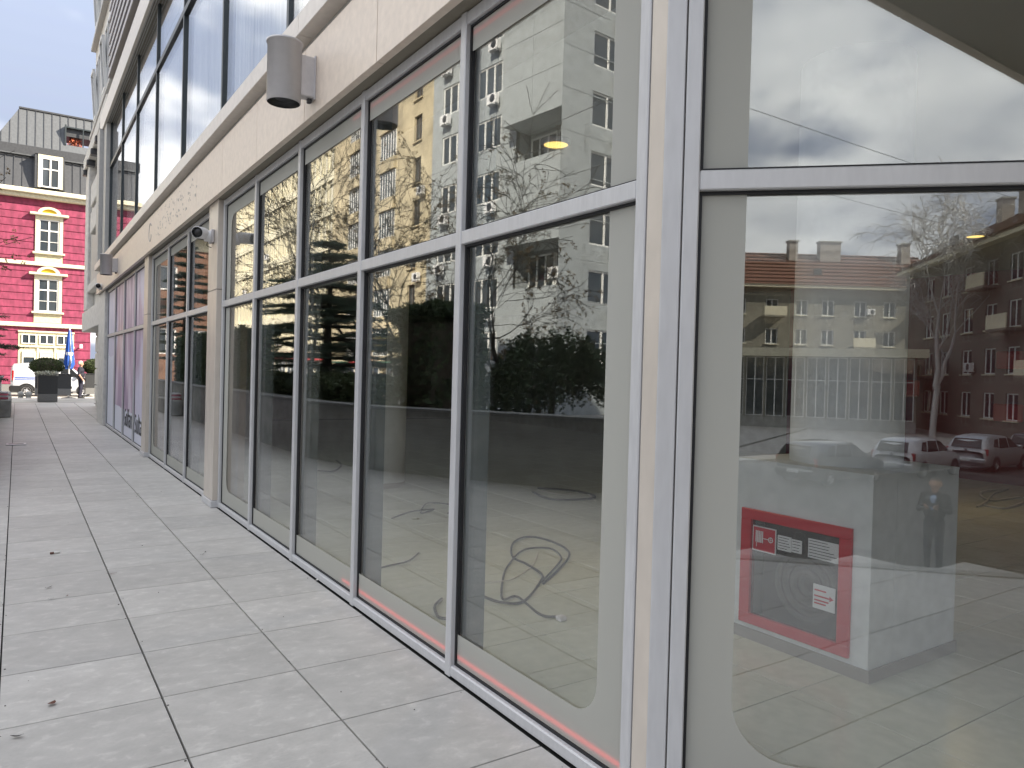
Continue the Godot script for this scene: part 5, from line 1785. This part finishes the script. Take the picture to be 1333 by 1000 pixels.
# ---------------------------------------------------------------- plants
func sprig(n: int, spread: float) -> ArrayMesh:   # a handful of leaf blades, about one unit across
	var key := "sprig %d %.2f" % [n, spread]
	if boxes.has(key):
		return boxes[key]
	var st := start()
	var r := RandomNumberGenerator.new()
	r.seed = n * 31
	for k in n:
		var a := TAU * k / n + r.randf() * 0.7
		var up := r.randf_range(0.1, 0.9)
		var d := Vector3(cos(a) * spread, up, sin(a) * spread).normalized()
		var s := d.cross(Vector3(r.randf() - 0.5, 1, r.randf() - 0.5)).normalized() * 0.24
		var base := d * 0.08
		var tip := d * r.randf_range(0.75, 1.05)
		var mid := d * 0.5 + Vector3(0, 0.05, 0)
		quad(st, base, mid - s, tip, mid + s)
	boxes[key] = done(st)
	return boxes[key]

func tuft(n: int, thin := 0.045) -> ArrayMesh:   # needles round a short twig along +x
	var key := "tuft %d %.3f" % [n, thin]
	if boxes.has(key):
		return boxes[key]
	var st := start()
	var r := RandomNumberGenerator.new()
	r.seed = n
	for k in n:
		var t := float(k) / n
		var a := k * 2.4
		var d := Vector3(0.55, cos(a) * 0.8, sin(a) * 0.8).normalized()
		var base := Vector3(t, 0, 0)
		var s := d.cross(Vector3.RIGHT).normalized() * thin
		tri(st, base - s, base + s, base + d * r.randf_range(0.28, 0.42))
	boxes[key] = done(st)
	return boxes[key]

func leaf_at(p: Vector3, size: float) -> Transform3D:
	var b := Basis.from_euler(Vector3(rng.randf() * TAU, rng.randf() * TAU, rng.randf() * TAU)).scaled(Vector3.ONE * size * rng.randf_range(0.7, 1.3))
	return Transform3D(b, p)

func scatter(called: String, parent: Node3D, mesh: Mesh, m: Material, xf: Array, vary: float) -> void:
	var mm := MultiMesh.new()
	mm.transform_format = MultiMesh.TRANSFORM_3D
	mm.use_colors = true
	mm.mesh = mesh
	mm.instance_count = xf.size()
	for k in xf.size():
		mm.set_instance_transform(k, xf[k])
		var v := 1.0 + (rng.randf() - 0.5) * 2.0 * vary
		mm.set_instance_color(k, Color(v, v * rng.randf_range(0.92, 1.06), v * rng.randf_range(0.85, 1.1)))
	var o := MultiMeshInstance3D.new()
	o.name = called
	o.multimesh = mm
	o.material_override = m
	o.set_meta("kind", "stuff")
	parent.add_child(o, true)

func box_hedge(called: String, label: String, a: Vector3, b: Vector3, wide: float, high: float, count: int, m: String, wobble := 0.1) -> void:
	var d := b - a
	var o := thing(called, label, "hedge", (a + b) / 2, atan2(-d.z, d.x))
	var L := Vector2(d.x, d.z).length()
	bx("branch_core", M.twig, o, -L / 2 + 0.34, L / 2 - 0.34, 0.0, high - 0.3, -wide / 2 + 0.16, wide / 2 - 0.16)
	var n := FastNoiseLite.new()
	n.seed = count
	n.frequency = 0.6
	var xf := []
	for k in count:
		var u := rng.randf_range(-L / 2, L / 2)
		var top := high + n.get_noise_2d(u, 3.0) * wobble * 2.0
		var p: Vector3
		var f := rng.randf()
		if f < 0.32:
			p = Vector3(u, top + n.get_noise_2d(u * 3.0, 60.0) * wobble - rng.randf() * 0.12, rng.randf_range(-wide / 2, wide / 2))
		elif f > 0.9 and k % 2 == 0:
			var e := 1.0 if k % 4 == 0 else -1.0
			p = Vector3(e * (L / 2 - rng.randf() * 0.25), rng.randf_range(0.0, top), rng.randf_range(-wide / 2, wide / 2))
		else:
			var y := rng.randf_range(0.0, top)
			var side := 1.0 if f < 0.9 else -1.0
			p = Vector3(u, y, side * (wide / 2 + n.get_noise_2d(u * 2.0, y * 2.0) * wobble - rng.randf() * 0.12))
		xf.append(leaf_at(p, 0.09))
	scatter("foliage", o, sprig(5, 0.8), M[m], xf, 0.45)

func limb(st: SurfaceTool, tips: Array, p: Vector3, dir: Vector3, len: float, r: float, level: int, o: Dictionary) -> void:
	r = maxf(r, o.get("thin", 0.0))
	var pts := [p]
	var rad := [r]
	var d := dir
	var steps: int = 4 if level > 1 else 3
	for k in steps:
		d = (d + Vector3(rng.randfn(), rng.randfn(), rng.randfn()) * o.bend + Vector3(0, o.rise if level > 1 else o.tip, 0)).normalized()
		p += d * len / steps
		pts.append(p)
		rad.append(maxf(lerpf(r, r * o.taper, (k + 1.0) / steps), o.get("thin", 0.0)))
	tube(st, pts, rad, 7 if level >= o.levels - 1 else (5 if level > 1 else 3), false)
	if level == 0:
		tips.append([pts[-1], d])
		tips.append([pts[-2], d])
		return
	var n: int = o.forks if level > 1 else o.twigs
	for k in n:
		var at := pts.size() - 1 if k < 1 else rng.randi_range(1, pts.size() - 1)
		var side := d.cross(Vector3(rng.randfn(), rng.randfn(), rng.randfn())).normalized()
		var nd: Vector3 = (d + side * o.spread * rng.randf_range(0.6, 1.3)).normalized()
		limb(st, tips, pts[at], nd, len * rng.randf_range(0.62, 0.86), rad[at] * (0.72 if k < 1 else 0.5), level - 1, o)

func bare_tree(called: String, label: String, at: Vector3, stems: Array, o: Dictionary, bark: String, leaf: String, leaf_share: float, leaf_size: float) -> void:
	var t := thing(called, label, "tree", at)
	var st := start(true)
	var tips := []
	for s in stems:
		limb(st, tips, s[0], s[1].normalized(), s[2], s[3], o.levels, o)
	inst("trunk", done(st), M[bark], t)
	if leaf:
		var xf := []
		for q in tips:
			if rng.randf() < leaf_share:
				for k in 3:
					xf.append(leaf_at(q[0] + Vector3(rng.randfn(), rng.randfn(), rng.randfn()) * leaf_size, leaf_size))
		scatter("foliage", t, sprig(4, 0.9), M[leaf], xf, 0.5)

func cedar(label: String, at: Vector3, height: float, reach: float, seed_: int) -> void:
	rng.seed = seed_
	var t := thing("cedar_tree", label, "tree", at)
	var st := start(true)
	tube(st, [Vector3.ZERO, Vector3(0.04, height * 0.4, 0.02), Vector3(0, height * 0.8, 0), Vector3(0.02, height, 0)], [0.13, 0.10, 0.05, 0.012], 9)
	inst("trunk", done(st), M.bark, t)
	var bs := start(true)
	var xf := []
	var y := height * 0.16
	var turn := 0.0
	while y < height * 0.97:
		var f := 1.0 - y / height
		var n := 6
		for k in n:
			turn += 2.4
			var len := reach * pow(f, 0.6) * rng.randf_range(0.7, 1.1)
			var d := Vector3(cos(turn), rng.randf_range(0.0, 0.18), sin(turn)).normalized()
			var side := Vector3(-sin(turn), 0, cos(turn))
			var pts := []
			var rad := []
			for s in 6:
				var q := s / 5.0
				pts.append(Vector3(0, y, 0) + d * len * q + Vector3(0, -0.12 * len * q * q, 0))
				rad.append(lerpf(0.032, 0.006, q))
			tube(bs, pts, rad, 4, false)
			for w in 11:
				var q := 0.22 + 0.78 * w / 10.0
				var base: Vector3 = pts[int(q * 4.99)].lerp(pts[mini(int(q * 4.99) + 1, 5)], fmod(q * 4.99, 1.0))
				for sg in [-1.0, 1.0]:
					var tl := len * 0.42 * (1.15 - q) * rng.randf_range(0.6, 1.1) + 0.08
					var td: Vector3 = (side * sg + d * 0.75 + Vector3(0, -0.08, 0)).normalized()
					tube(bs, [base, base + td * tl], [0.007, 0.003], 3, false)
					var m := int(tl / 0.085) + 1
					for j in m:
						var p: Vector3 = base + td * tl * (j + 0.3) / m
						var ax: Vector3 = (td + Vector3(rng.randfn(), rng.randfn() * 0.5, rng.randfn()) * 0.25).normalized()
						var bz: Vector3 = ax.cross(Vector3.UP).normalized()
						xf.append(Transform3D(Basis(ax, bz.cross(ax), bz).scaled(Vector3.ONE * rng.randf_range(0.11, 0.16)), p))
		y += height * rng.randf_range(0.05, 0.075)
	inst("branches", done(bs), M.bark, t)
	scatter("needles", t, tuft(14), M.cedar_needle, xf, 0.35)

func build_planting() -> void:
	rng.seed = 77
	# planter wall along the terrace, clad in granite: pale foot, dark panels, pale coping
	var path := [Vector2(-0.68, -31.0), Vector2(-0.68, -12.0), Vector2(-1.05, -10.3), Vector2(-5.0, -3.1)]
	var wnames := ["long straight dark granite planter wall beside the terrace", "short bend of the dark granite planter wall", "slanting dark granite planter wall that turns away from the shopfront"]
	for k in 3:
		var a: Vector2 = path[k]
		var b: Vector2 = path[k + 1]
		var d := (b - a).normalized()
		var L := (b - a).length()
		# local x along, z towards the terrace
		var w := thing("planter_wall", wnames[k], "wall", Vector3(a.x, 0, a.y), atan2(-d.y, d.x), "granite planter walls")
		var n := maxi(1, int(round(L / 0.9)))
		for s in n:
			var x0 := L * s / n
			var x1 := L * (s + 1) / n
			bx("foot_panel", M.granite_light, w, x0 + 0.002, x1 - 0.002, 0.0, 0.34, -0.06, 0.0, 0.003)
			bx("dark_panel", M.granite_dark, w, x0 + 0.002, x1 - 0.002, 0.344, 0.90, -0.06, -0.004, 0.003)
			bx("coping_stone", M.granite_light, w, x0 + 0.002, x1 - 0.002, 0.903, 0.95, -0.32, 0.03, 0.006)
		bx("wall_core", M.concrete, w, 0.01, L - 0.01, -2.2, 0.90, -0.25, -0.062)
	var so := structure("planter_soil")
	var st := start()
	quad(st, Vector3(-0.95, 0.80, -31.0), Vector3(-2.6, 0.80, -31.0), Vector3(-2.6, 0.80, -10.3), Vector3(-0.95, 0.80, -12.0))
	quad(st, Vector3(-0.95, 0.80, -12.0), Vector3(-2.6, 0.80, -10.3), Vector3(-6.6, 0.80, -3.6), Vector3(-5.2, 0.80, -3.2))
	quad(st, Vector3(-2.6, 0.80, -31.0), Vector3(-2.6, -2.2, -31.0), Vector3(-2.6, -2.2, -10.3), Vector3(-2.6, 0.80, -10.3))
	quad(st, Vector3(-2.6, 0.80, -10.3), Vector3(-2.6, -2.2, -10.3), Vector3(-6.6, -2.2, -3.6), Vector3(-6.6, 0.80, -3.6))
	inst("soil_bed", done(st), M.soil, so)
	box_hedge("yew_hedge", "tall dark clipped hedge on the straight planter wall", Vector3(-1.55, 0.8, -19.2), Vector3(-1.55, 0.8, -28.0), 1.1, 1.62, 13000, "yew", 0.06)
	box_hedge("yew_hedge", "tall dark loose hedge behind the slanting planter wall", Vector3(-2.5, 0.8, -12.7), Vector3(-2.75, 0.8, -11.1), 1.0, 1.85, 6000, "yew", 0.22)
	box_hedge("low_hedge", "low greyish shrub mound on the straight planter wall by the cedar", Vector3(-1.45, 0.8, -11.6), Vector3(-1.35, 0.8, -18.8), 0.9, 0.46, 9000, "shrub", 0.12)
	box_hedge("yew_hedge", "dark hedge behind the dark parked car in the corner window reflection", Vector3(-14.6, -2.0, 13.5), Vector3(-16.6, -2.0, 19.6), 2.0, 4.0, 9000, "yew", 0.35)
	cedar("spreading cedar with layered flat branches overhanging the terrace", Vector3(-1.9, 0.75, -15.4), 3.5, 2.3, 301)
	cedar("second cedar farther along the planter near the benches", Vector3(-1.75, 0.8, -30.4), 5.4, 1.75, 302)
	rng.seed = 311
	var oak := {"levels": 5, "forks": 3, "twigs": 4, "bend": 0.10, "rise": 0.05, "tip": 0.02, "spread": 0.72, "taper": 0.6, "thin": 0.006}
	bare_tree("bare_tree", "multi stemmed tree keeping dry brown leaves behind the slanting wall", Vector3(-4.2, 0.0, -16.6), [[Vector3(0, 0, 0), Vector3(-0.1, 1, 0.15), 2.5, 0.10], [Vector3(0.1, 0, 0.1), Vector3(0.35, 1, -0.1), 2.5, 0.09], [Vector3(-0.1, 0, 0), Vector3(-0.4, 1, -0.2), 2.3, 0.08]], oak, "bark", "dry_leaf", 0.3, 0.085)
	bare_tree("bare_tree", "slender tree with drooping twigs and few brown leaves near the weeping tree", Vector3(-5.6, -0.4, -14.0), [[Vector3(0, 0, 0), Vector3(0.2, 1, 0.2), 2.6, 0.08]], {"levels": 5, "forks": 3, "twigs": 4, "bend": 0.12, "rise": 0.03, "tip": -0.12, "spread": 0.75, "taper": 0.6, "thin": 0.006}, "bark", "dry_leaf", 0.2, 0.08)
	bare_tree("bare_tree", "bare tree with fine upright twigs in front of the cream offices", Vector3(-3.6, 0.0, -21.5), [[Vector3(0, 0, 0), Vector3(0.1, 1, 0.1), 2.9, 0.09]], {"levels": 5, "forks": 3, "twigs": 4, "bend": 0.10, "rise": 0.08, "tip": 0.03, "spread": 0.6, "taper": 0.6, "thin": 0.007}, "bark", "", 0.0, 0.0)
	# weeping evergreen
	rng.seed = 321
	var w := thing("weeping_tree", "low weeping evergreen with a dark umbrella crown beside the black car", "tree", Vector3(-6.6, -0.9, -13.6))
	var ts := start(true)
	tube(ts, [Vector3.ZERO, Vector3(0.1, 1.2, 0.05), Vector3(0, 2.7, 0)], [0.11, 0.09, 0.04], 8)
	inst("trunk", done(ts), M.bark, w)
	var xf := []
	# hanging strands round an uneven umbrella
	for k in 420:
		var a := rng.randf() * TAU
		var rr := 2.1 * sqrt(rng.randf()) * (0.8 + 0.25 * sin(a * 3.0 + 1.0))
		var top := 3.2 - 0.26 * rr * rr + 0.22 * sin(a * 5.0) + rng.randf_range(-0.12, 0.12)
		var hang := rng.randf_range(0.25, 0.6) + 0.42 * rr
		var m := int(hang / 0.06)
		for j in m:
			var q := float(j) / m
			xf.append(leaf_at(Vector3(cos(a) * (rr + 0.08 * q), top - hang * q, sin(a) * (rr + 0.08 * q)) + Vector3(rng.randfn(), 0, rng.randfn()) * 0.03, 0.085))
	scatter("foliage", w, sprig(5, 0.8), M.weeping, xf, 0.45)
	# birch
	rng.seed = 330
	bare_tree("birch_tree", "tall leafless birch with a forked white trunk in front of the big house", Vector3(-22.2, -2.0, 48.6), [[Vector3(0, 0, 0), Vector3(0.02, 1, 0.02), 3.6, 0.22]], {"levels": 1, "forks": 1, "twigs": 0, "bend": 0.03, "rise": 0.0, "tip": 0.0, "spread": 0.1, "taper": 0.9}, "bark_birch", "", 0.0, 0.0)
	var birch: Node3D = get_child(get_child_count() - 1)
	var bt := start(true)
	var tips := []
	var bo := {"levels": 6, "forks": 3, "twigs": 4, "bend": 0.11, "rise": 0.10, "tip": -0.18, "spread": 0.6, "taper": 0.55, "thin": 0.014}
	limb(bt, tips, Vector3(0.05, 3.5, 0.05), Vector3(0.10, 1, 0.0).normalized(), 4.9, 0.18, 6, bo)
	limb(bt, tips, Vector3(0.05, 3.3, 0.05), Vector3(0.55, 1, 0.45).normalized(), 4.1, 0.15, 6, bo)
	inst("limbs", done(bt), M.bark_birch, birch)
	rng.seed = 5

# ---------------------------------------------------------------- small things
func build_small_things() -> void:
	# wall lamps on the fascia
	var lamp := thing("wall_lamp", "grey cylinder wall lamp on the fascia above the nearest panes", "lamp", Vector3(1.642, 3.42, -4.96), 0.0, "cylinder wall lamps on the fascia")
	inst("shade", lathe([Vector2(0.104, -0.20), Vector2(0.11, -0.195), Vector2(0.11, 0.185), Vector2(0.117, 0.185), Vector2(0.117, 0.20), Vector2(0.0, 0.205)], 36), M.lamp_metal, lamp, Vector3(-0.20, 0.0, 0.0))
	inst("lens", lathe([Vector2(0.0, -0.17), Vector2(0.10, -0.17), Vector2(0.104, -0.20)], 32), M.black_plastic, lamp, Vector3(-0.20, 0.0, 0.0))
	inst("reflector", lathe([Vector2(0.0, -0.172), Vector2(0.05, -0.176), Vector2(0.055, -0.172)], 24), M.dark_metal, lamp, Vector3(-0.20, 0.0, 0.0))
	inst("bracket", block(Vector3(0.10, 0.27, 0.085), 0.006), M.lamp_metal, lamp, Vector3(-0.055, 0.0, 0.0))
	inst("wall_plate", block(Vector3(0.012, 0.29, 0.10), 0.003), M.lamp_metal, lamp, Vector3(-0.006, 0.0, 0.0))
	inst("screw", block(Vector3(0.03, 0.03, 0.03), 0.005), M.dark_metal, lamp, Vector3(-0.03, -0.15, 0.0))
	copy(lamp, "grey cylinder wall lamp at the far end of the fascia above the poster", Vector3(1.642, 3.42, -16.7))
	# security cameras
	var cam := thing("security_camera", "white bullet security camera on the pillar between the glazed bays", "security camera", Vector3(1.70, 2.83, -8.27), 0.0, "security cameras on the shopfront")
	inst("junction_box", block(Vector3(0.035, 0.14, 0.14), 0.008), M.lamp_metal, cam, Vector3(-0.018, 0.0, 0.0))
	inst("mount", lathe([Vector2(0.06, 0.0), Vector2(0.058, 0.05), Vector2(0.02, 0.06)], 18), M.white_plastic, cam, Vector3(-0.035, 0.0, 0.0), Vector3(0, 0, PI / 2))
	var head := part("head", cam)
	head.position = Vector3(-0.13, 0.015, 0.06)
	head.rotation = Vector3(0.12, -0.55, 0)
	inst("barrel", lathe([Vector2(0.048, -0.10), Vector2(0.055, -0.09), Vector2(0.055, 0.07), Vector2(0.05, 0.10)], 24), M.white_plastic, head, Vector3.ZERO, Vector3(PI / 2, 0, 0))
	inst("hood", lathe([Vector2(0.060, -0.05), Vector2(0.060, 0.115), Vector2(0.056, 0.118)], 24), M.white_plastic, head, Vector3.ZERO, Vector3(PI / 2, 0, 0))
	inst("lens", lathe([Vector2(0.0, 0.102), Vector2(0.049, 0.102), Vector2(0.05, 0.10)], 20), M.black_plastic, head, Vector3.ZERO, Vector3(PI / 2, 0, 0))
	inst("back_cap", lathe([Vector2(0.0, -0.101), Vector2(0.048, -0.10)], 20), M.white_plastic, head, Vector3.ZERO, Vector3(PI / 2, 0, 0))
	wire("lead", M.cable_black, cam, [Vector3(-0.05, -0.05, -0.02), Vector3(-0.06, -0.10, 0.0), Vector3(-0.02, -0.12, 0.02)], 0.004)
	copy(cam, "white bullet security camera at the far end of the fascia by the end pier", Vector3(1.642, 3.27, -20.0), 0.5)
	# cover plate in the paving
	var pl := thing("drain_cover", "pale metal cover strip lying across the paving joint", "cover", Vector3(0.01, 0.0, -15.6))
	inst("plate", block(Vector3(0.30, 0.012, 0.32), 0.004), M.aluminium_bright, pl, Vector3(0, 0.008, 0))
	inst("slot", block(Vector3(0.22, 0.004, 0.03)), M.gasket, pl, Vector3(0, 0.0155, 0))
	# grit in the joints and along the sill
	var gr := Node3D.new()
	gr.name = "grit"
	add_child(gr)
	gr.set_meta("kind", "stuff")
	gr.set_meta("label", "fine grit and crumbs lying on the terrace paving")
	var gx := []
	for k in 170:
		var z := -1.6 - 14.0 * pow(rng.randf(), 1.5)
		var x: float = [rng.randf_range(1.71, 1.75), -0.0435 + rng.randfn() * 0.012, 0.555 + rng.randfn() * 0.012, 1.153 + rng.randfn() * 0.012, rng.randf_range(-0.04, 1.74)][k % 5]
		var sz := rng.randf_range(0.0018, 0.0042)
		gx.append(Transform3D(Basis.from_euler(Vector3(rng.randf() * 6, rng.randf() * 6, 0)).scaled(Vector3(sz * rng.randf_range(0.8, 2.2), sz, sz)), Vector3(x, sz * 0.5, z)))
	var crumb := mat("grit_stone", lin(0.10, 0.09, 0.08), 0.95)
	scatter("crumb", gr, block(Vector3.ONE, 0.25), crumb, gx, 0.5)
	# litter
	var bits := [
		["cigarette_butt", "white cigarette butt lying on the paving", "litter_white", Vector3(0.267, 0.008, -6.61), Vector3(0.075, 0.014, 0.018), 0.3],
		["dry_leaf", "small red brown dry leaf on the nearest paving row", "litter_brown", Vector3(0.145, 0.006, -3.685), Vector3(0.035, 0.012, 0.03), 0.7],
		["dry_leaf", "small dark curled leaf beside the red brown one", "litter_dark", Vector3(0.022, 0.006, -3.425), Vector3(0.045, 0.012, 0.016), -0.3],
		["dry_leaf", "thin dark leaf scrap near the cigarette butt", "litter_dark", Vector3(0.192, 0.005, -5.615), Vector3(0.045, 0.008, 0.016), 0.5],
		["dry_leaf", "dark leaf scrap on a paving joint before the cigarette butt", "litter_dark", Vector3(0.196, 0.005, -5.334), Vector3(0.03, 0.006, 0.012), 0.1],
		["dry_leaf", "tiny dark leaf crumb on the paving joint", "litter_brown", Vector3(0.282, 0.005, -5.359), Vector3(0.02, 0.006, 0.012), 0.9],
		["dry_leaf", "small dark leaf on the wide paving joint", "litter_brown", Vector3(0.569, 0.005, -5.787), Vector3(0.06, 0.008, 0.016), 0.0],
		["dry_leaf", "curled twig against the shopfront sill", "litter_white", Vector3(1.742, 0.008, -4.959), Vector3(0.05, 0.014, 0.016), 0.8],
		["dry_leaf", "dark crumb on the paving near the pillar", "litter_dark", Vector3(1.214, 0.005, -6.062), Vector3(0.03, 0.008, 0.014), 0.4],
		["dry_leaf", "second dark crumb on the paving near the pillar", "litter_dark", Vector3(1.25, 0.005, -6.126), Vector3(0.024, 0.008, 0.012), 1.2],
	]
	for b in bits:
		var t := thing(b[0], b[1], "litter", b[3] - Vector3(0, b[3].y, 0), b[5], "litter on the terrace")
		if b[0] == "cigarette_butt":
			inst("paper_roll", lathe([Vector2(0.008, -0.03), Vector2(0.008, 0.012)], 10), M.litter_white, t, Vector3(0, 0.009, 0), Vector3(0, 0, PI / 2))
			inst("filter", lathe([Vector2(0.0082, 0.012), Vector2(0.0082, 0.036), Vector2(0.0, 0.036)], 10), M.litter_brown, t, Vector3(0, 0.009, 0), Vector3(0, 0, PI / 2))
		else:
			var st := start(true)
			var s: Vector3 = b[4]
			for k in 6:
				var u0 := -0.5 + k / 6.0
				var u1 := -0.5 + (k + 1) / 6.0
				var prof := func(u: float): return sqrt(maxf(0.0, 0.25 - u * u)) * s.z
				var lift := func(u: float): return 0.002 + s.y * (0.3 + 1.8 * u * u)
				quad(st, Vector3(u0 * s.x, lift.call(u0) + 0.002, -prof.call(u0)), Vector3(u0 * s.x, lift.call(u0) + 0.004, prof.call(u0)), Vector3(u1 * s.x, lift.call(u1) + 0.004, prof.call(u1)), Vector3(u1 * s.x, lift.call(u1) + 0.002, -prof.call(u1)))
			inst("blade", done(st), M[b[2]], t)
